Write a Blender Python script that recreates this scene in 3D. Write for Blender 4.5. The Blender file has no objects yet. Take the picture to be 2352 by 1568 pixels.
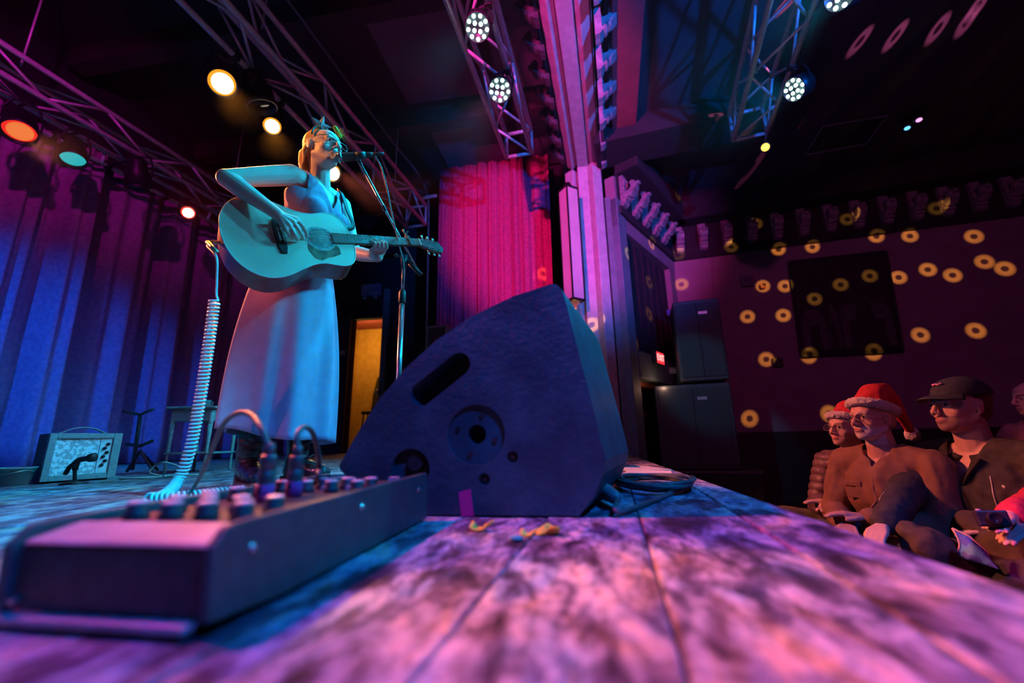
import bpy, bmesh, math, random
from mathutils import Vector, Matrix, Euler, noise

random.seed(7)
R = math.radians
sc = bpy.context.scene
COL = sc.collection

# ------------------------------------------------------------------ camera
H = 0.175                                   # lens height above the stage boards
FPX, CX, CY = 940.0, 1176.0, 784.0          # focal length in pixels of the 2352x1568 frame
PITCH, ROLL, YAW = R(13.4), R(1.2), R(9.0)
CAM = Vector((0, 0, H))
fwd = Vector((-math.sin(YAW) * math.cos(PITCH), math.cos(YAW) * math.cos(PITCH), math.sin(PITCH)))
_r = Vector((math.cos(YAW), math.sin(YAW), 0)); _u = _r.cross(fwd)
right = _r * math.cos(ROLL) - _u * math.sin(ROLL)
up = _r * math.sin(ROLL) + _u * math.cos(ROLL)
cd = bpy.data.cameras.new('camera'); cam = bpy.data.objects.new('camera', cd); COL.objects.link(cam)
cam.matrix_world = Matrix(((right.x, up.x, -fwd.x, 0), (right.y, up.y, -fwd.y, 0), (right.z, up.z, -fwd.z, H), (0, 0, 0, 1)))
cd.sensor_width = 36; cd.lens = FPX / 2352 * 36; cd.clip_start = 0.02; cd.clip_end = 100
cd.dof.use_dof = True; cd.dof.focus_distance = 1.95; cd.dof.aperture_fstop = 1.25
sc.camera = cam

# ------------------------------------------------------------------ world, exposure
w = bpy.data.worlds.new('dark_room'); sc.world = w; w.use_nodes = True
w.node_tree.nodes['Background'].inputs[0].default_value = (0.004, 0.010, 0.030, 1)
w.node_tree.nodes['Background'].inputs[1].default_value = 0.35
sc.view_settings.view_transform = 'Standard'; sc.view_settings.look = 'None'
sc.view_settings.gamma = 1.0; sc.view_settings.exposure = 0.0; sc.view_settings.use_curve_mapping = False
sc.cycles.use_denoising = True; sc.cycles.use_adaptive_sampling = True; sc.cycles.adaptive_threshold = .04
sc.cycles.max_bounces = 3; sc.cycles.volume_bounces = 0; sc.cycles.sample_clamp_indirect = 3.0; sc.cycles.caustics_reflective = False

# ------------------------------------------------------------------ photograph measurements -> places in the room
def ray(x, y): return fwd * FPX + right * (x - CX) - up * (y - CY)
def AZ(x, y, z=0.0): r = ray(x, y); return CAM + r * ((z - H) / r.z)
def AY(x, y, Y): r = ray(x, y); return CAM + r * (Y / r.y)
def AX(x, y, X): r = ray(x, y); return CAM + r * (X / r.x)
def AD(x, y, d): return CAM + ray(x, y) * (d / FPX)
def PL(x, y, p, n): r = ray(x, y); return CAM + r * ((Vector(p) - CAM).dot(n) / r.dot(n))

CYAN, MAG, PINK, AMB, BLUE, RED = (0.0, 0.58, 1.0), (1, 0.05, 0.62), (1, 0.16, 0.42), (1, 0.42, 0.05), (0.02, 0.13, 1), (1, 0.05, 0.04)
def aim(o, p, t): o.location = p; o.rotation_euler = (Vector(t) - Vector(p)).to_track_quat('-Z', 'Y').to_euler()
def spot(name, p, t, color, power, size, blend=0.4, soft=0.05):
    l = bpy.data.lights.new(name, 'SPOT'); l.color = color; l.energy = power; l.spot_size = R(size); l.spot_blend = blend
    l.shadow_soft_size = soft
    o = bpy.data.objects.new(name, l); COL.objects.link(o); aim(o, p, t); return o
def point(name, p, color, power, soft=0.05):
    l = bpy.data.lights.new(name, 'POINT'); l.color = color; l.energy = power; l.shadow_soft_size = soft
    o = bpy.data.objects.new(name, l); COL.objects.link(o); o.location = p; return o

ZT = 3.2                                     # height of the lighting trusses above the stage
BD = Vector((0.078, 1, 0)).normalized()      # the building's own axis
# spots from out of the frame: truss lamps, and added fills without fixtures
spot('pink_par_light', (-2.35, 0.75, 3.25), (0.85, 0.28, 0), (1, .025, .34), 1500, 40, 0.25)
spot('magenta_curtain_light', (-2.4, 0.6, 3.2), (-4.8, 2.7, 3.1), (1, .02, .75), 130, 56, 0.9)
spot('blue_curtain_light', (-2.9, -0.9, 2.7), (-4.75, 2.6, .3), (0.0, .18, 1), 800, 46, 0.8)
spot('blue_wash_light', (-.55, 0.9, 3.0), (-4.8, 2.3, .2), (0.0, .20, 1), 220, 48, 0.8)
spot('magenta_fill_light', (-.9, -1.1, 2.3), (-0.2, 4.0, 3.0), (1, .03, .42), 1500, 36, 0.6)  # added wash for column and header, no boom stand behind it
spot('rose_side_fill', (-3.4, -0.9, 1.6), (-1.42, 1.52, .45), (1, .14, .36), 70, 15, 0.3)  # added pink fill for the left of the skirt, no fixture
spot('blue_fill_light', (2.5, -1.2, 1.7), (0.5, 4.0, 3.0), (0.0, .16, 1), 1500, 40, 0.7)  # added blue wash from the house side, no boom stand behind it
spot('cyan_par_light', (1.7, 0.9, 3.1), (-1.2, 1.5, 0.2), CYAN, 110, 75, 0.8)
spot('blue_near_fill', (1.5, -0.7, 3.0), (.45, .60, 0.0), (0, .14, 1), 520, 62, 0.8)  # added blue fill from behind the camera, for wedge and apron
spot('cyan_floor_fill', (1.8, 0.1, 3.05), (-1.85, .98, 0), CYAN, 1500, 16, 0.6)  # added fill that brightens the left floor, unseen source
spot('amber_side_fill', (-3.1, -0.1, 2.95), (-1.205, 1.60, 1.55), (1, .36, .10), 420, 9.5, 0.5)  # added narrow fill on the singer's hair and cheek
spot('cyan_speaker_fill', (-.5, 1.9, 3.0), (1.42, 5.0, .75), CYAN, 130, 15, 0.5)  # added fill to lift the loudspeaker stack
spot('magenta_house_light', (1.0, -0.8, 3.0), (3.6, 6.0, 1.6), (1, .12, .60), 110, 75, 0.9)

# ------------------------------------------------------------------ materials
MATS = {}
def mat(name, c1, c2=None, rough=0.6, metal=0.0, scale=12.0, bump=0.0, bscale=None, stretch=None, emit=None, es=0.0, lo=0.4, hi=0.6, spec=0.5, detail=5.0, coat=0.0):
    if name in MATS: return MATS[name]
    m = bpy.data.materials.new(name); m.use_nodes = True; nt = m.node_tree; b = nt.nodes['Principled BSDF']
    c2 = c2 or tuple(v * 0.75 for v in c1)
    tc = nt.nodes.new('ShaderNodeTexCoord'); mp = nt.nodes.new('ShaderNodeMapping')
    if stretch: mp.inputs['Scale'].default_value = stretch
    nt.links.new(tc.outputs['Object'], mp.inputs['Vector'])
    n = nt.nodes.new('ShaderNodeTexNoise'); n.inputs['Scale'].default_value = scale; n.inputs['Detail'].default_value = detail
    nt.links.new(mp.outputs['Vector'], n.inputs['Vector'])
    r = nt.nodes.new('ShaderNodeValToRGB'); r.color_ramp.elements[0].position = lo; r.color_ramp.elements[1].position = hi
    r.color_ramp.elements[0].color = (*c1, 1); r.color_ramp.elements[1].color = (*c2, 1)
    nt.links.new(n.outputs['Fac'], r.inputs['Fac']); nt.links.new(r.outputs['Color'], b.inputs['Base Color'])
    b.inputs['Roughness'].default_value = rough; b.inputs['Metallic'].default_value = metal
    b.inputs['Specular IOR Level'].default_value = spec; b.inputs['Coat Weight'].default_value = coat
    if emit: b.inputs['Emission Color'].default_value = (*emit, 1); b.inputs['Emission Strength'].default_value = es
    if bump:
        n2 = nt.nodes.new('ShaderNodeTexNoise'); n2.inputs['Scale'].default_value = bscale or scale * 2; n2.inputs['Detail'].default_value = 4
        nt.links.new(mp.outputs['Vector'], n2.inputs['Vector'])
        bp = nt.nodes.new('ShaderNodeBump'); bp.inputs['Strength'].default_value = bump; bp.inputs['Distance'].default_value = 0.01
        nt.links.new(n2.outputs['Fac'], bp.inputs['Height']); nt.links.new(bp.outputs['Normal'], b.inputs['Normal'])
    MATS[name] = m; return m

def attr_mat(name, rough=0.5, bump=0.0, bscale=120.0, sss=0.0):
    """skin: colour from the mesh (lips, brows, beard) with a fine noise over it"""
    if name in MATS: return MATS[name]
    m = bpy.data.materials.new(name); m.use_nodes = True; nt = m.node_tree; b = nt.nodes['Principled BSDF']
    a = nt.nodes.new('ShaderNodeAttribute'); a.attribute_name = 'tone'
    tc = nt.nodes.new('ShaderNodeTexCoord'); n = nt.nodes.new('ShaderNodeTexNoise'); n.inputs['Scale'].default_value = bscale
    nt.links.new(tc.outputs['Object'], n.inputs['Vector'])
    mx = nt.nodes.new('ShaderNodeMix'); mx.data_type = 'RGBA'; mx.blend_type = 'MULTIPLY'; mx.inputs[0].default_value = 0.18
    nt.links.new(a.outputs['Color'], mx.inputs[6]); nt.links.new(n.outputs['Color'], mx.inputs[7]); nt.links.new(mx.outputs[2], b.inputs['Base Color'])
    b.inputs['Roughness'].default_value = rough
    if bump:
        bp = nt.nodes.new('ShaderNodeBump'); bp.inputs['Strength'].default_value = bump; bp.inputs['Distance'].default_value = 0.003
        nt.links.new(n.outputs['Fac'], bp.inputs['Height']); nt.links.new(bp.outputs['Normal'], b.inputs['Normal'])
    MATS[name] = m; return m

def emis(name, c, s):
    if name in MATS: return MATS[name]
    m = bpy.data.materials.new(name); m.use_nodes = True; nt = m.node_tree; b = nt.nodes['Principled BSDF']
    b.inputs['Base Color'].default_value = (*[v * 0.2 for v in c], 1); b.inputs['Emission Color'].default_value = (*c, 1); b.inputs['Emission Strength'].default_value = s
    MATS[name] = m; return m

def floor_mat():
    m = bpy.data.materials.new('worn_painted_boards'); m.use_nodes = True; nt = m.node_tree; b = nt.nodes['Principled BSDF']; L = nt.links.new
    g = nt.nodes.new('ShaderNodeNewGeometry'); oi = nt.nodes.new('ShaderNodeObjectInfo')
    mp = nt.nodes.new('ShaderNodeMapping'); mp.inputs['Scale'].default_value = (1.0, 0.42, 1.0); L(g.outputs['Position'], mp.inputs['Vector'])
    cb = nt.nodes.new('ShaderNodeCombineXYZ'); ml = nt.nodes.new('ShaderNodeMath'); ml.operation = 'MULTIPLY'; ml.inputs[1].default_value = 7.0
    L(oi.outputs['Random'], ml.inputs[0]); L(ml.outputs[0], cb.inputs['Z']); L(cb.outputs[0], mp.inputs['Location'])
    def nz(s, d, dist=0.0):
        n = nt.nodes.new('ShaderNodeTexNoise'); n.inputs['Scale'].default_value = s; n.inputs['Detail'].default_value = d; n.inputs['Roughness'].default_value = 0.6
        n.inputs['Distortion'].default_value = dist
        L(mp.outputs['Vector'], n.inputs['Vector']); return n
    def ramp(src, stops):
        r = nt.nodes.new('ShaderNodeValToRGB'); e = r.color_ramp.elements
        while len(e) < len(stops): e.new(0.5)
        for k, (p, c) in enumerate(stops): e[k].position = p; e[k].color = (*c, 1)
        L(src, r.inputs['Fac']); return r
    def mix(f, a, c, t='MIX'):
        x = nt.nodes.new('ShaderNodeMix'); x.data_type = 'RGBA'; x.blend_type = t
        if isinstance(f, float): x.inputs[0].default_value = f
        else: L(f, x.inputs[0])
        L(a, x.inputs[6]); L(c, x.inputs[7]); return x.outputs[2]
    n1, n2, n3 = nz(19, 6, .5), nz(62, 5, .3), nz(6.5, 3)
    r1 = ramp(n1.outputs['Fac'], [(0.35, (.05, .035, .06)), (0.45, (.20, .15, .22)), (0.54, (.50, .45, .54)), (0.66, (.80, .60, .50))])
    r2 = ramp(n2.outputs['Fac'], [(0.36, (.42, .40, .42)), (0.56, (1, 1, 1))])
    r3 = ramp(n3.outputs['Fac'], [(0.34, (.55, .50, .60)), (0.62, (1, 1, 1))])
    n4 = nz(10, 4, 1.0); r4 = ramp(n4.outputs['Fac'], [(0.36, (.50, .75, 1.0)), (0.47, (.92, .95, 1.0)), (0.55, (1, .92, .92)), (0.66, (1, .76, .45))])
    c = mix(1.0, r1.outputs[0], r2.outputs[0], 'MULTIPLY'); c = mix(0.9, c, r4.outputs[0], 'MULTIPLY'); c = mix(0.8, c, r3.outputs[0], 'MULTIPLY')
    L(c, b.inputs['Base Color'])
    rr = nt.nodes.new('ShaderNodeMapRange'); rr.inputs[1].default_value = .3; rr.inputs[2].default_value = .7; rr.inputs[3].default_value = .5; rr.inputs[4].default_value = .75; b.inputs['Specular IOR Level'].default_value = .18
    L(n1.outputs['Fac'], rr.inputs[0]); L(rr.outputs[0], b.inputs['Roughness'])
    bp = nt.nodes.new('ShaderNodeBump'); bp.inputs['Strength'].default_value = .35; bp.inputs['Distance'].default_value = .004
    L(n2.outputs['Fac'], bp.inputs['Height']); L(bp.outputs['Normal'], b.inputs['Normal'])
    return m

# ------------------------------------------------------------------ mesh tools
def frame(z, x=None):
    """orthonormal columns (x, y, z) with the given z and a hint for x"""
    z = Vector(z).normalized(); h = Vector(x) if x is not None else (Vector((1, 0, 0)) if abs(z.x) < .9 else Vector((0, 1, 0)))
    xx = (h - z * h.dot(z)).normalized(); yy = z.cross(xx)
    return Matrix(((xx.x, yy.x, z.x), (xx.y, yy.y, z.y), (xx.z, yy.z, z.z)))
def RZ(a): return Matrix.Rotation(a, 3, 'Z')

class MB:
    def __init__(s): s.v = []; s.f = []
    def add(s, vs, fs):
        k = len(s.v); s.v += [Vector(p) for p in vs]; s.f += [[i + k for i in f] for f in fs]; return s
    def box(s, c, size, m=None):
        c = Vector(c); m = m or Matrix.Identity(3); hx, hy, hz = (q / 2 for q in size)
        vs = [c + m @ Vector((x * hx, y * hy, z * hz)) for z in (-1, 1) for y in (-1, 1) for x in (-1, 1)]
        return s.add(vs, [(0, 2, 3, 1), (4, 5, 7, 6), (0, 1, 5, 4), (2, 6, 7, 3), (0, 4, 6, 2), (1, 3, 7, 5)])
    def cyl(s, a, b, r0, r1=None, n=12, cap=True):
        a, b = Vector(a), Vector(b); r1 = r0 if r1 is None else r1; m = frame(b - a)
        vs = [p + m @ Vector((r * math.cos(2 * math.pi * i / n), r * math.sin(2 * math.pi * i / n), 0)) for p, r in ((a, r0), (b, r1)) for i in range(n)]
        fs = [(i, (i + 1) % n, n + (i + 1) % n, n + i) for i in range(n)]
        if cap: fs += [tuple(range(n - 1, -1, -1)), tuple(range(n, 2 * n))]
        return s.add(vs, fs)
    def lathe(s, prof, o=(0, 0, 0), m=None, n=24, a0=0.0, a1=None):
        """prof: list of (radius, height) around the local z axis"""
        o = Vector(o); m = m or Matrix.Identity(3); vs = []; fs = []; k = len(prof)
        for i in range(n):
            a = 2 * math.pi * i / n
            vs += [o + m @ Vector((r * math.cos(a), r * math.sin(a), z)) for r, z in prof]
        for i in range(n):
            j = (i + 1) % n
            fs += [(i * k + q, j * k + q, j * k + q + 1, i * k + q + 1) for q in range(k - 1)]
        if prof[0][0] > 1e-6: fs.append(tuple(i * k for i in range(n - 1, -1, -1)))
        if prof[-1][0] > 1e-6: fs.append(tuple(i * k + k - 1 for i in range(n)))
        return s.add(vs, fs)
    def tube(s, path, r, n=8, cap=True):
        path = [Vector(p) for p in path]; rs = r if isinstance(r, (list, tuple)) else [r] * len(path)
        vs = []; fs = []; N = len(path); prev = None
        for i, p in enumerate(path):
            t = (path[min(i + 1, N - 1)] - path[max(i - 1, 0)])
            t = t.normalized() if t.length > 1e-9 else Vector((0, 0, 1))
            m = frame(t, prev if prev is not None and abs(prev.normalized().dot(t)) < .98 else None); prev = m.col[0].copy()
            vs += [p + m @ Vector((rs[i] * math.cos(2 * math.pi * j / n), rs[i] * math.sin(2 * math.pi * j / n), 0)) for j in range(n)]
        for i in range(N - 1):
            fs += [(i * n + j, i * n + (j + 1) % n, (i + 1) * n + (j + 1) % n, (i + 1) * n + j) for j in range(n)]
        if cap: fs += [tuple(range(n - 1, -1, -1)), tuple(range((N - 1) * n, N * n))]
        return s.add(vs, fs)
    def prism(s, poly, o, m, d):
        """2-D outline in the local xy plane, extruded along local z by d"""
        o = Vector(o); n = len(poly)
        vs = [o + m @ Vector((x, y, 0)) for x, y in poly] + [o + m @ Vector((x, y, d)) for x, y in poly]
        return s.add(vs, [tuple(range(n - 1, -1, -1)), tuple(range(n, 2 * n))] + [(i, (i + 1) % n, n + (i + 1) % n, n + i) for i in range(n)])
    def ell(s, c, r, m=None, n=16, k=10):
        c = Vector(c); m = m or Matrix.Identity(3); r = (r, r, r) if not hasattr(r, '__len__') else r
        vs = [c + m @ Vector((0, 0, -r[2]))]
        for i in range(1, k):
            a = -math.pi / 2 + math.pi * i / k
            vs += [c + m @ Vector((r[0] * math.cos(a) * math.cos(2 * math.pi * j / n), r[1] * math.cos(a) * math.sin(2 * math.pi * j / n), r[2] * math.sin(a))) for j in range(n)]
        vs.append(c + m @ Vector((0, 0, r[2]))); e = len(vs) - 1
        fs = [(0, 1 + (j + 1) % n, 1 + j) for j in range(n)] + [(e, e - n + j, e - n + (j + 1) % n) for j in range(n)]
        for i in range(k - 2):
            fs += [(1 + i * n + j, 1 + i * n + (j + 1) % n, 1 + (i + 1) * n + (j + 1) % n, 1 + (i + 1) * n + j) for j in range(n)]
        return s.add(vs, fs)
    def cap(s, a, b, r0, r1=None, n=14):
        """tapered limb with round ends"""
        r1 = r0 if r1 is None else r1; a, b = Vector(a), Vector(b)
        if (b - a).length < 1e-5: return s.ell(a, r0)
        m = frame(b - a); L = (b - a).length; pr = []
        for i in range(7): t = -math.pi / 2 + math.pi / 2 * i / 6; pr.append((max(r0 * math.cos(t), 0), r0 * math.sin(t)))
        for i in range(7): t = math.pi / 2 * i / 6; pr.append((max(r1 * math.cos(t), 0), L + r1 * math.sin(t)))
        pr[0] = (0, -r0); pr[-1] = (0, L + r1)
        return s.lathe(pr, a, m, n)
    def limb(s, pts, rs):
        for i in range(len(pts) - 1): s.cap(pts[i], pts[i + 1], rs[i], rs[i + 1])
        return s
    def grid(s, fn, nu, nv, closed=False):
        vs = [fn(i / nu, j / nv) for i in range(nu + (0 if closed else 1)) for j in range(nv + 1)]; k = nv + 1; N = nu if closed else nu + 1
        fs = [(i * k + j, ((i + 1) % N) * k + j, ((i + 1) % N) * k + j + 1, i * k + j + 1) for i in range(nu) for j in range(nv)]
        return s.add(vs, fs)
    def mesh(s, name, off=Vector((0, 0, 0)), smooth=False):
        me = bpy.data.meshes.new(name); me.from_pydata([tuple(p - off) for p in s.v], [], s.f); me.validate()
        bm = bmesh.new(); bm.from_mesh(me); bmesh.ops.remove_doubles(bm, verts=bm.verts, dist=1e-6); bmesh.ops.recalc_face_normals(bm, faces=bm.faces); bm.to_mesh(me); bm.free()
        if smooth: me.polygons.foreach_set('use_smooth', [True] * len(me.polygons))
        return me

ORG = {}
def _props(o, label, cat, group, kind):
    if label: o['label'] = label
    if cat: o['category'] = cat
    if group: o['group'] = group
    if kind: o['kind'] = kind
def thing(name, loc=(0, 0, 0), label=None, cat=None, group=None, kind=None):
    o = bpy.data.objects.new(name, None); COL.objects.link(o); o.location = loc; o.empty_display_size = .05
    _props(o, label, cat, group, kind); ORG[o] = Vector(loc); return o
def build(mb, name, m, parent=None, smooth=False, bevel=0.0, label=None, cat=None, group=None, kind=None, seg=2):
    if parent is not None: off = ORG[parent]
    else:
        xs = [p.x for p in mb.v]; ys = [p.y for p in mb.v]; zs = [p.z for p in mb.v]
        off = Vector(((min(xs) + max(xs)) / 2, (min(ys) + max(ys)) / 2, min(zs)))
    me = mb.mesh(name, off, smooth); me.materials.append(m)
    return link(name, me, parent, off, bevel, label, cat, group, kind, seg)
def link(name, me, parent=None, off=Vector((0, 0, 0)), bevel=0.0, label=None, cat=None, group=None, kind=None, seg=2):
    o = bpy.data.objects.new(name, me); COL.objects.link(o)
    if parent is not None: o.parent = parent; ORG[o] = ORG[parent]
    else: o.location = off; ORG[o] = off
    _props(o, label, cat, group, kind)
    if bevel:
        b = o.modifiers.new('edge', 'BEVEL'); b.width = bevel; b.segments = seg; b.limit_method = 'ANGLE'; b.angle_limit = R(40)
    return o
def piece(name, me, parent, loc, rot=None, scale=None):
    """one of many alike pieces sharing a mesh; loc in world"""
    o = bpy.data.objects.new(name, me); COL.objects.link(o); o.parent = parent; o.location = Vector(loc) - ORG[parent]
    if rot is not None: o.rotation_euler = rot.to_euler() if hasattr(rot, 'to_euler') else rot
    if scale is not None: o.scale = scale
    ORG[o] = ORG[parent]; return o
def copy_tree(o, parent=None):
    c = o.copy(); COL.objects.link(c); c.parent = parent
    for ch in list(o.children): copy_tree(ch, c)
    return c
def eval_mesh(o):
    dg = bpy.context.evaluated_depsgraph_get(); dg.update(); return bpy.data.meshes.new_from_object(o.evaluated_get(dg))
def remesh(mb, vox, smooth=2, name='body'):
    """one continuous skin over overlapping limbs"""
    me = mb.mesh('tmp'); o = bpy.data.objects.new('tmp', me); COL.objects.link(o)
    r = o.modifiers.new('r', 'REMESH'); r.mode = 'VOXEL'; r.voxel_size = vox; r.use_smooth_shade = True
    if smooth:
        k = o.modifiers.new('s', 'SMOOTH'); k.iterations = smooth; k.factor = .5
    out = eval_mesh(o); out.name = name; bpy.data.objects.remove(o); bpy.data.meshes.remove(me); return out
def boolean(mb, cutters, smooth=False):
    me = mb.mesh('tmp'); o = bpy.data.objects.new('tmp', me); COL.objects.link(o); cs = []
    for c in cutters:
        q = bpy.data.objects.new('cut', c.mesh('cut')); COL.objects.link(q); cs.append(q)
        b = o.modifiers.new('b', 'BOOLEAN'); b.object = q; b.operation = 'DIFFERENCE'; b.solver = 'EXACT'
    out = eval_mesh(o)
    for q in [o] + cs: bpy.data.objects.remove(q)
    return out
def shift(me, off):
    me.transform(Matrix.Translation(-Vector(off))); return me
def catmull(pts, n=8):
    pts = [Vector(p) for p in pts]; P = [pts[0] * 2 - pts[1]] + pts + [pts[-1] * 2 - pts[-2]]; out = []
    for i in range(1, len(P) - 2):
        for k in range(n):
            t = k / n; a, b, c, d = P[i - 1], P[i], P[i + 1], P[i + 2]
            out.append(0.5 * ((2 * b) + (c - a) * t + (2 * a - 5 * b + 4 * c - d) * t * t + (3 * b - a - 3 * c + d) * t ** 3))
    out.append(pts[-1]); return out

# ------------------------------------------------------------------ the stage floor, board by board
ZF = -0.65                                   # the house floor lies below the stage
EDGE = 0.468                                 # stage front
M_floor = floor_mat()
M_black = mat('matt_black', (.012, .012, .016), (.02, .02, .026), .7, scale=6)
stage = build(MB().box((EDGE / 2 - 2.75 - .02, 2.7, -.35), (EDGE + 5.5 - .04, 8.0, .6)), 'floor_stage', mat('stage_base', (.03, .028, .03), rough=.8), kind='structure', label='raised wooden stage of worn black painted boards')
SL = BD.x / BD.y
def clip(poly, X):
    out = []
    for i in range(len(poly)):
        a, b = poly[i], poly[(i + 1) % len(poly)]
        if a[0] <= X: out.append(a)
        if (a[0] <= X) != (b[0] <= X):
            t = (X - a[0]) / (b[0] - a[0]); out.append((X, a[1] + t * (b[1] - a[1])))
    return out
edges = [0.04]
while edges[0] > -5.3: edges.insert(0, edges[0] - random.uniform(.19, .23))
edges += [.255, .47, .70]
for i in range(len(edges) - 1):
    a, b = edges[i] + .0016, edges[i + 1] - .0016
    y0, y1 = -1.25, 6.4
    cuts = [y0] + ([random.uniform(1.5, 4.5)] if i % 3 == 0 and edges[i] < -.5 else []) + [y1]
    for c0, c1 in zip(cuts, cuts[1:]):
        p = [(a + SL * c0, c0 + .001), (b + SL * c0, c0 + .001), (b + SL * c1, c1 - .001), (a + SL * c1, c1 - .001)]
        p = clip(p, EDGE)
        if len(p) > 2: build(MB().prism(p, (0, 0, -.026 + random.uniform(-.0012, .0012)), Matrix.Identity(3), .026), 'plank', M_floor, stage, bevel=.0025, seg=1)
build(MB().box((EDGE + .012, 2.6, -.33), (.02, 7.6, .62)), 'stage_fascia', M_black, stage)
build(MB().box((3.5, 2.5, ZF - .05), (11, 9.5, .1)), 'floor_house', mat('house_floor', (.05, .04, .04), (.08, .06, .05), .5, scale=4), kind='structure', label='dark floor of the house below the stage')

# ------------------------------------------------------------------ shell
M_wall = mat('plum_plaster', (.30, .19, .25), (.26, .16, .22), .85, scale=5, bump=.1, bscale=60)
M_ceil = mat('black_ceiling', (.045, .022, .03), (.03, .016, .024), .9, scale=3)
M_hceil = mat('house_ceiling_paint', (.075, .06, .09), (.05, .04, .07), .85, scale=1.5)
M_dark = mat('dark_masking', (.016, .014, .02), (.024, .02, .028), .9, scale=8)
WP = AY(1545, 590, 6.25); WP.z = 0
WD = Vector((.991, -.135, 0)).normalized(); WN = Vector((WD.y, -WD.x, 0))      # house side wall: direction, normal towards us
WN = -WN if WN.y > 0 else WN
def W(x, y, off=0.0): return PL(x, y, WP + WN * off, WN)
WM = Matrix((WD, Vector((0, 0, 1)), WN)).transposed()                         # columns: along, up, out of the wall
zc = W(1545, 590).z
HC = 3.72
def wallbox(a, b, z0, z1, th, n):
    a, b = Vector(a), Vector(b); d = (b - a).normalized(); m = Matrix((d, Vector((0, 0, 1)), n)).transposed()
    c = (a + b) / 2 - n * th / 2; c.z = (z0 + z1) / 2
    return MB().box(c, ((b - a).length, z1 - z0, th), m)
wr = build(wallbox(WP - WD * .3, WP + WD * 6.2, .20, 4.2, .15, WN), 'wall_right', M_wall, kind='structure', label='plum coloured side wall of the house')
build(wallbox(WP - WD * .3 + WN * .02, WP + WD * 6.2 + WN * .02, ZF, .20, .17, WN), 'dado', mat('dark_dado', (.02, .012, .016), rough=.6), wr)
c0 = Vector((.60, 4.62, 0)); c1 = WP.copy(); SD = (c1 - c0).normalized(); SN = Vector((SD.y, -SD.x, 0))
def S(x, y, off=0.0): return PL(x, y, c0 + SN * off, SN)
SM = Matrix((SD, Vector((0, 0, 1)), SN)).transposed()
# splayed wall: frame pieces round a dark grille, a beam with the exit sign and an opening below it
M_frame = mat('painted_frame', (.16, .22, .26), (.12, .18, .22), .6, scale=9, bump=.1)
ln = (c1 - c0).length
sw = thing('wall_splay', c0, 'splayed wall between the proscenium column and the house wall', kind='structure')
def sbox(u0, u1, z0, z1, o0, o1): return MB().box(c0 + SD * (u0 + u1) / 2 + SN * (o0 + o1) / 2 + Vector((0, 0, (z0 + z1) / 2)), (u1 - u0, z1 - z0, abs(o1 - o0)), SM)
zb0, zb1 = S(1470, 868).z, S(1470, 808).z
build(sbox(-.05, .16, ZF, 3.0, -.12, .02), 'post', M_frame, sw, bevel=.006)
build(sbox(ln - .22, ln, ZF, 3.0, -.12, .0), 'post', M_wall, sw)
build(sbox(.16, ln - .2, zb0, zb1, -.12, .03), 'beam', M_frame, sw, bevel=.006)
build(sbox(-.05, ln, 2.62, 3.3, -.12, .01), 'lintel', M_wall, sw, bevel=.006)
build(sbox(.16, ln - .22, zb1, 2.62, -.14, -.08), 'grille_cloth', M_dark, sw)
for k in range(1, 7):
    u = .16 + (ln - .38) * k / 7; build(sbox(u - .012, u + .012, zb1, 2.62, -.09, -.065), 'grille_bar', M_dark, sw)
# passage behind the opening
bk = -.45
build(sbox(.16, ln + .6, ZF, 1.3, bk - .1, bk), 'passage_wall', mat('passage_plaster', (.30, .20, .16), rough=.8, scale=3), sw)
build(sbox(.16, ln - .2, zb0 - .06, zb0, bk, -.12), 'passage_ceiling', mat('passage_ceiling_paint', (.5, .12, .08), rough=.8), sw)
# back and wing walls, ceilings
build(MB().box((-5.35, 2.6, 1.9), (.1, 8.2, 5.2)), 'wall_back', M_dark, kind='structure', label='dark wall behind the rear curtain')
YW = 6.45
dl, dr, dt = AY(812, 735, YW).x, AY(882, 735, YW).x, AY(815, 733, YW).z
wf = thing('wall_far', (-3, YW, 0), 'black wall of the far wing with a doorway', kind='structure')
build(MB().box(((-5.4 + dl) / 2, YW + .06, 2.1), (dl + 5.4, .12, 4.6)), 'wall_panel', M_dark, wf)
build(MB().box(((dr - .15) / 2, YW + .06, 2.1), (-.15 - dr, .12, 4.6)), 'wall_panel', M_dark, wf)
build(MB().box(((dl + dr) / 2, YW + .06, (dt + 4.4) / 2), (dr - dl, .12, 4.4 - dt)), 'wall_panel', M_dark, wf)
build(MB().box((-2.6, 2.6, 4.45), (6.2, 8.2, .1)), 'ceiling_stage', M_ceil, kind='structure', label='dark ceiling above the stage')
build(MB().box((3.9, 2.6, HC + .05), (7.0, 8.2, .1)), 'ceiling_house', M_hceil, kind='structure', label='dark blue ceiling over the audience')
build(MB().box((-2.0, -1.3, 1.8), (7.0, .1, 5.5)), 'wall_near', M_dark, kind='structure', label='dark wall of the near wing')
build(MB().box((7.2, 2.2, 1.6), (.1, 8.5, 4.6)), 'wall_house_rear', M_dark, kind='structure', label='dark rear wall of the house')
build(MB().box((4.0, -1.9, 1.6), (6.5, .1, 4.6)), 'wall_house_near', M_dark, kind='structure', label='dark near side wall of the house')
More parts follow.
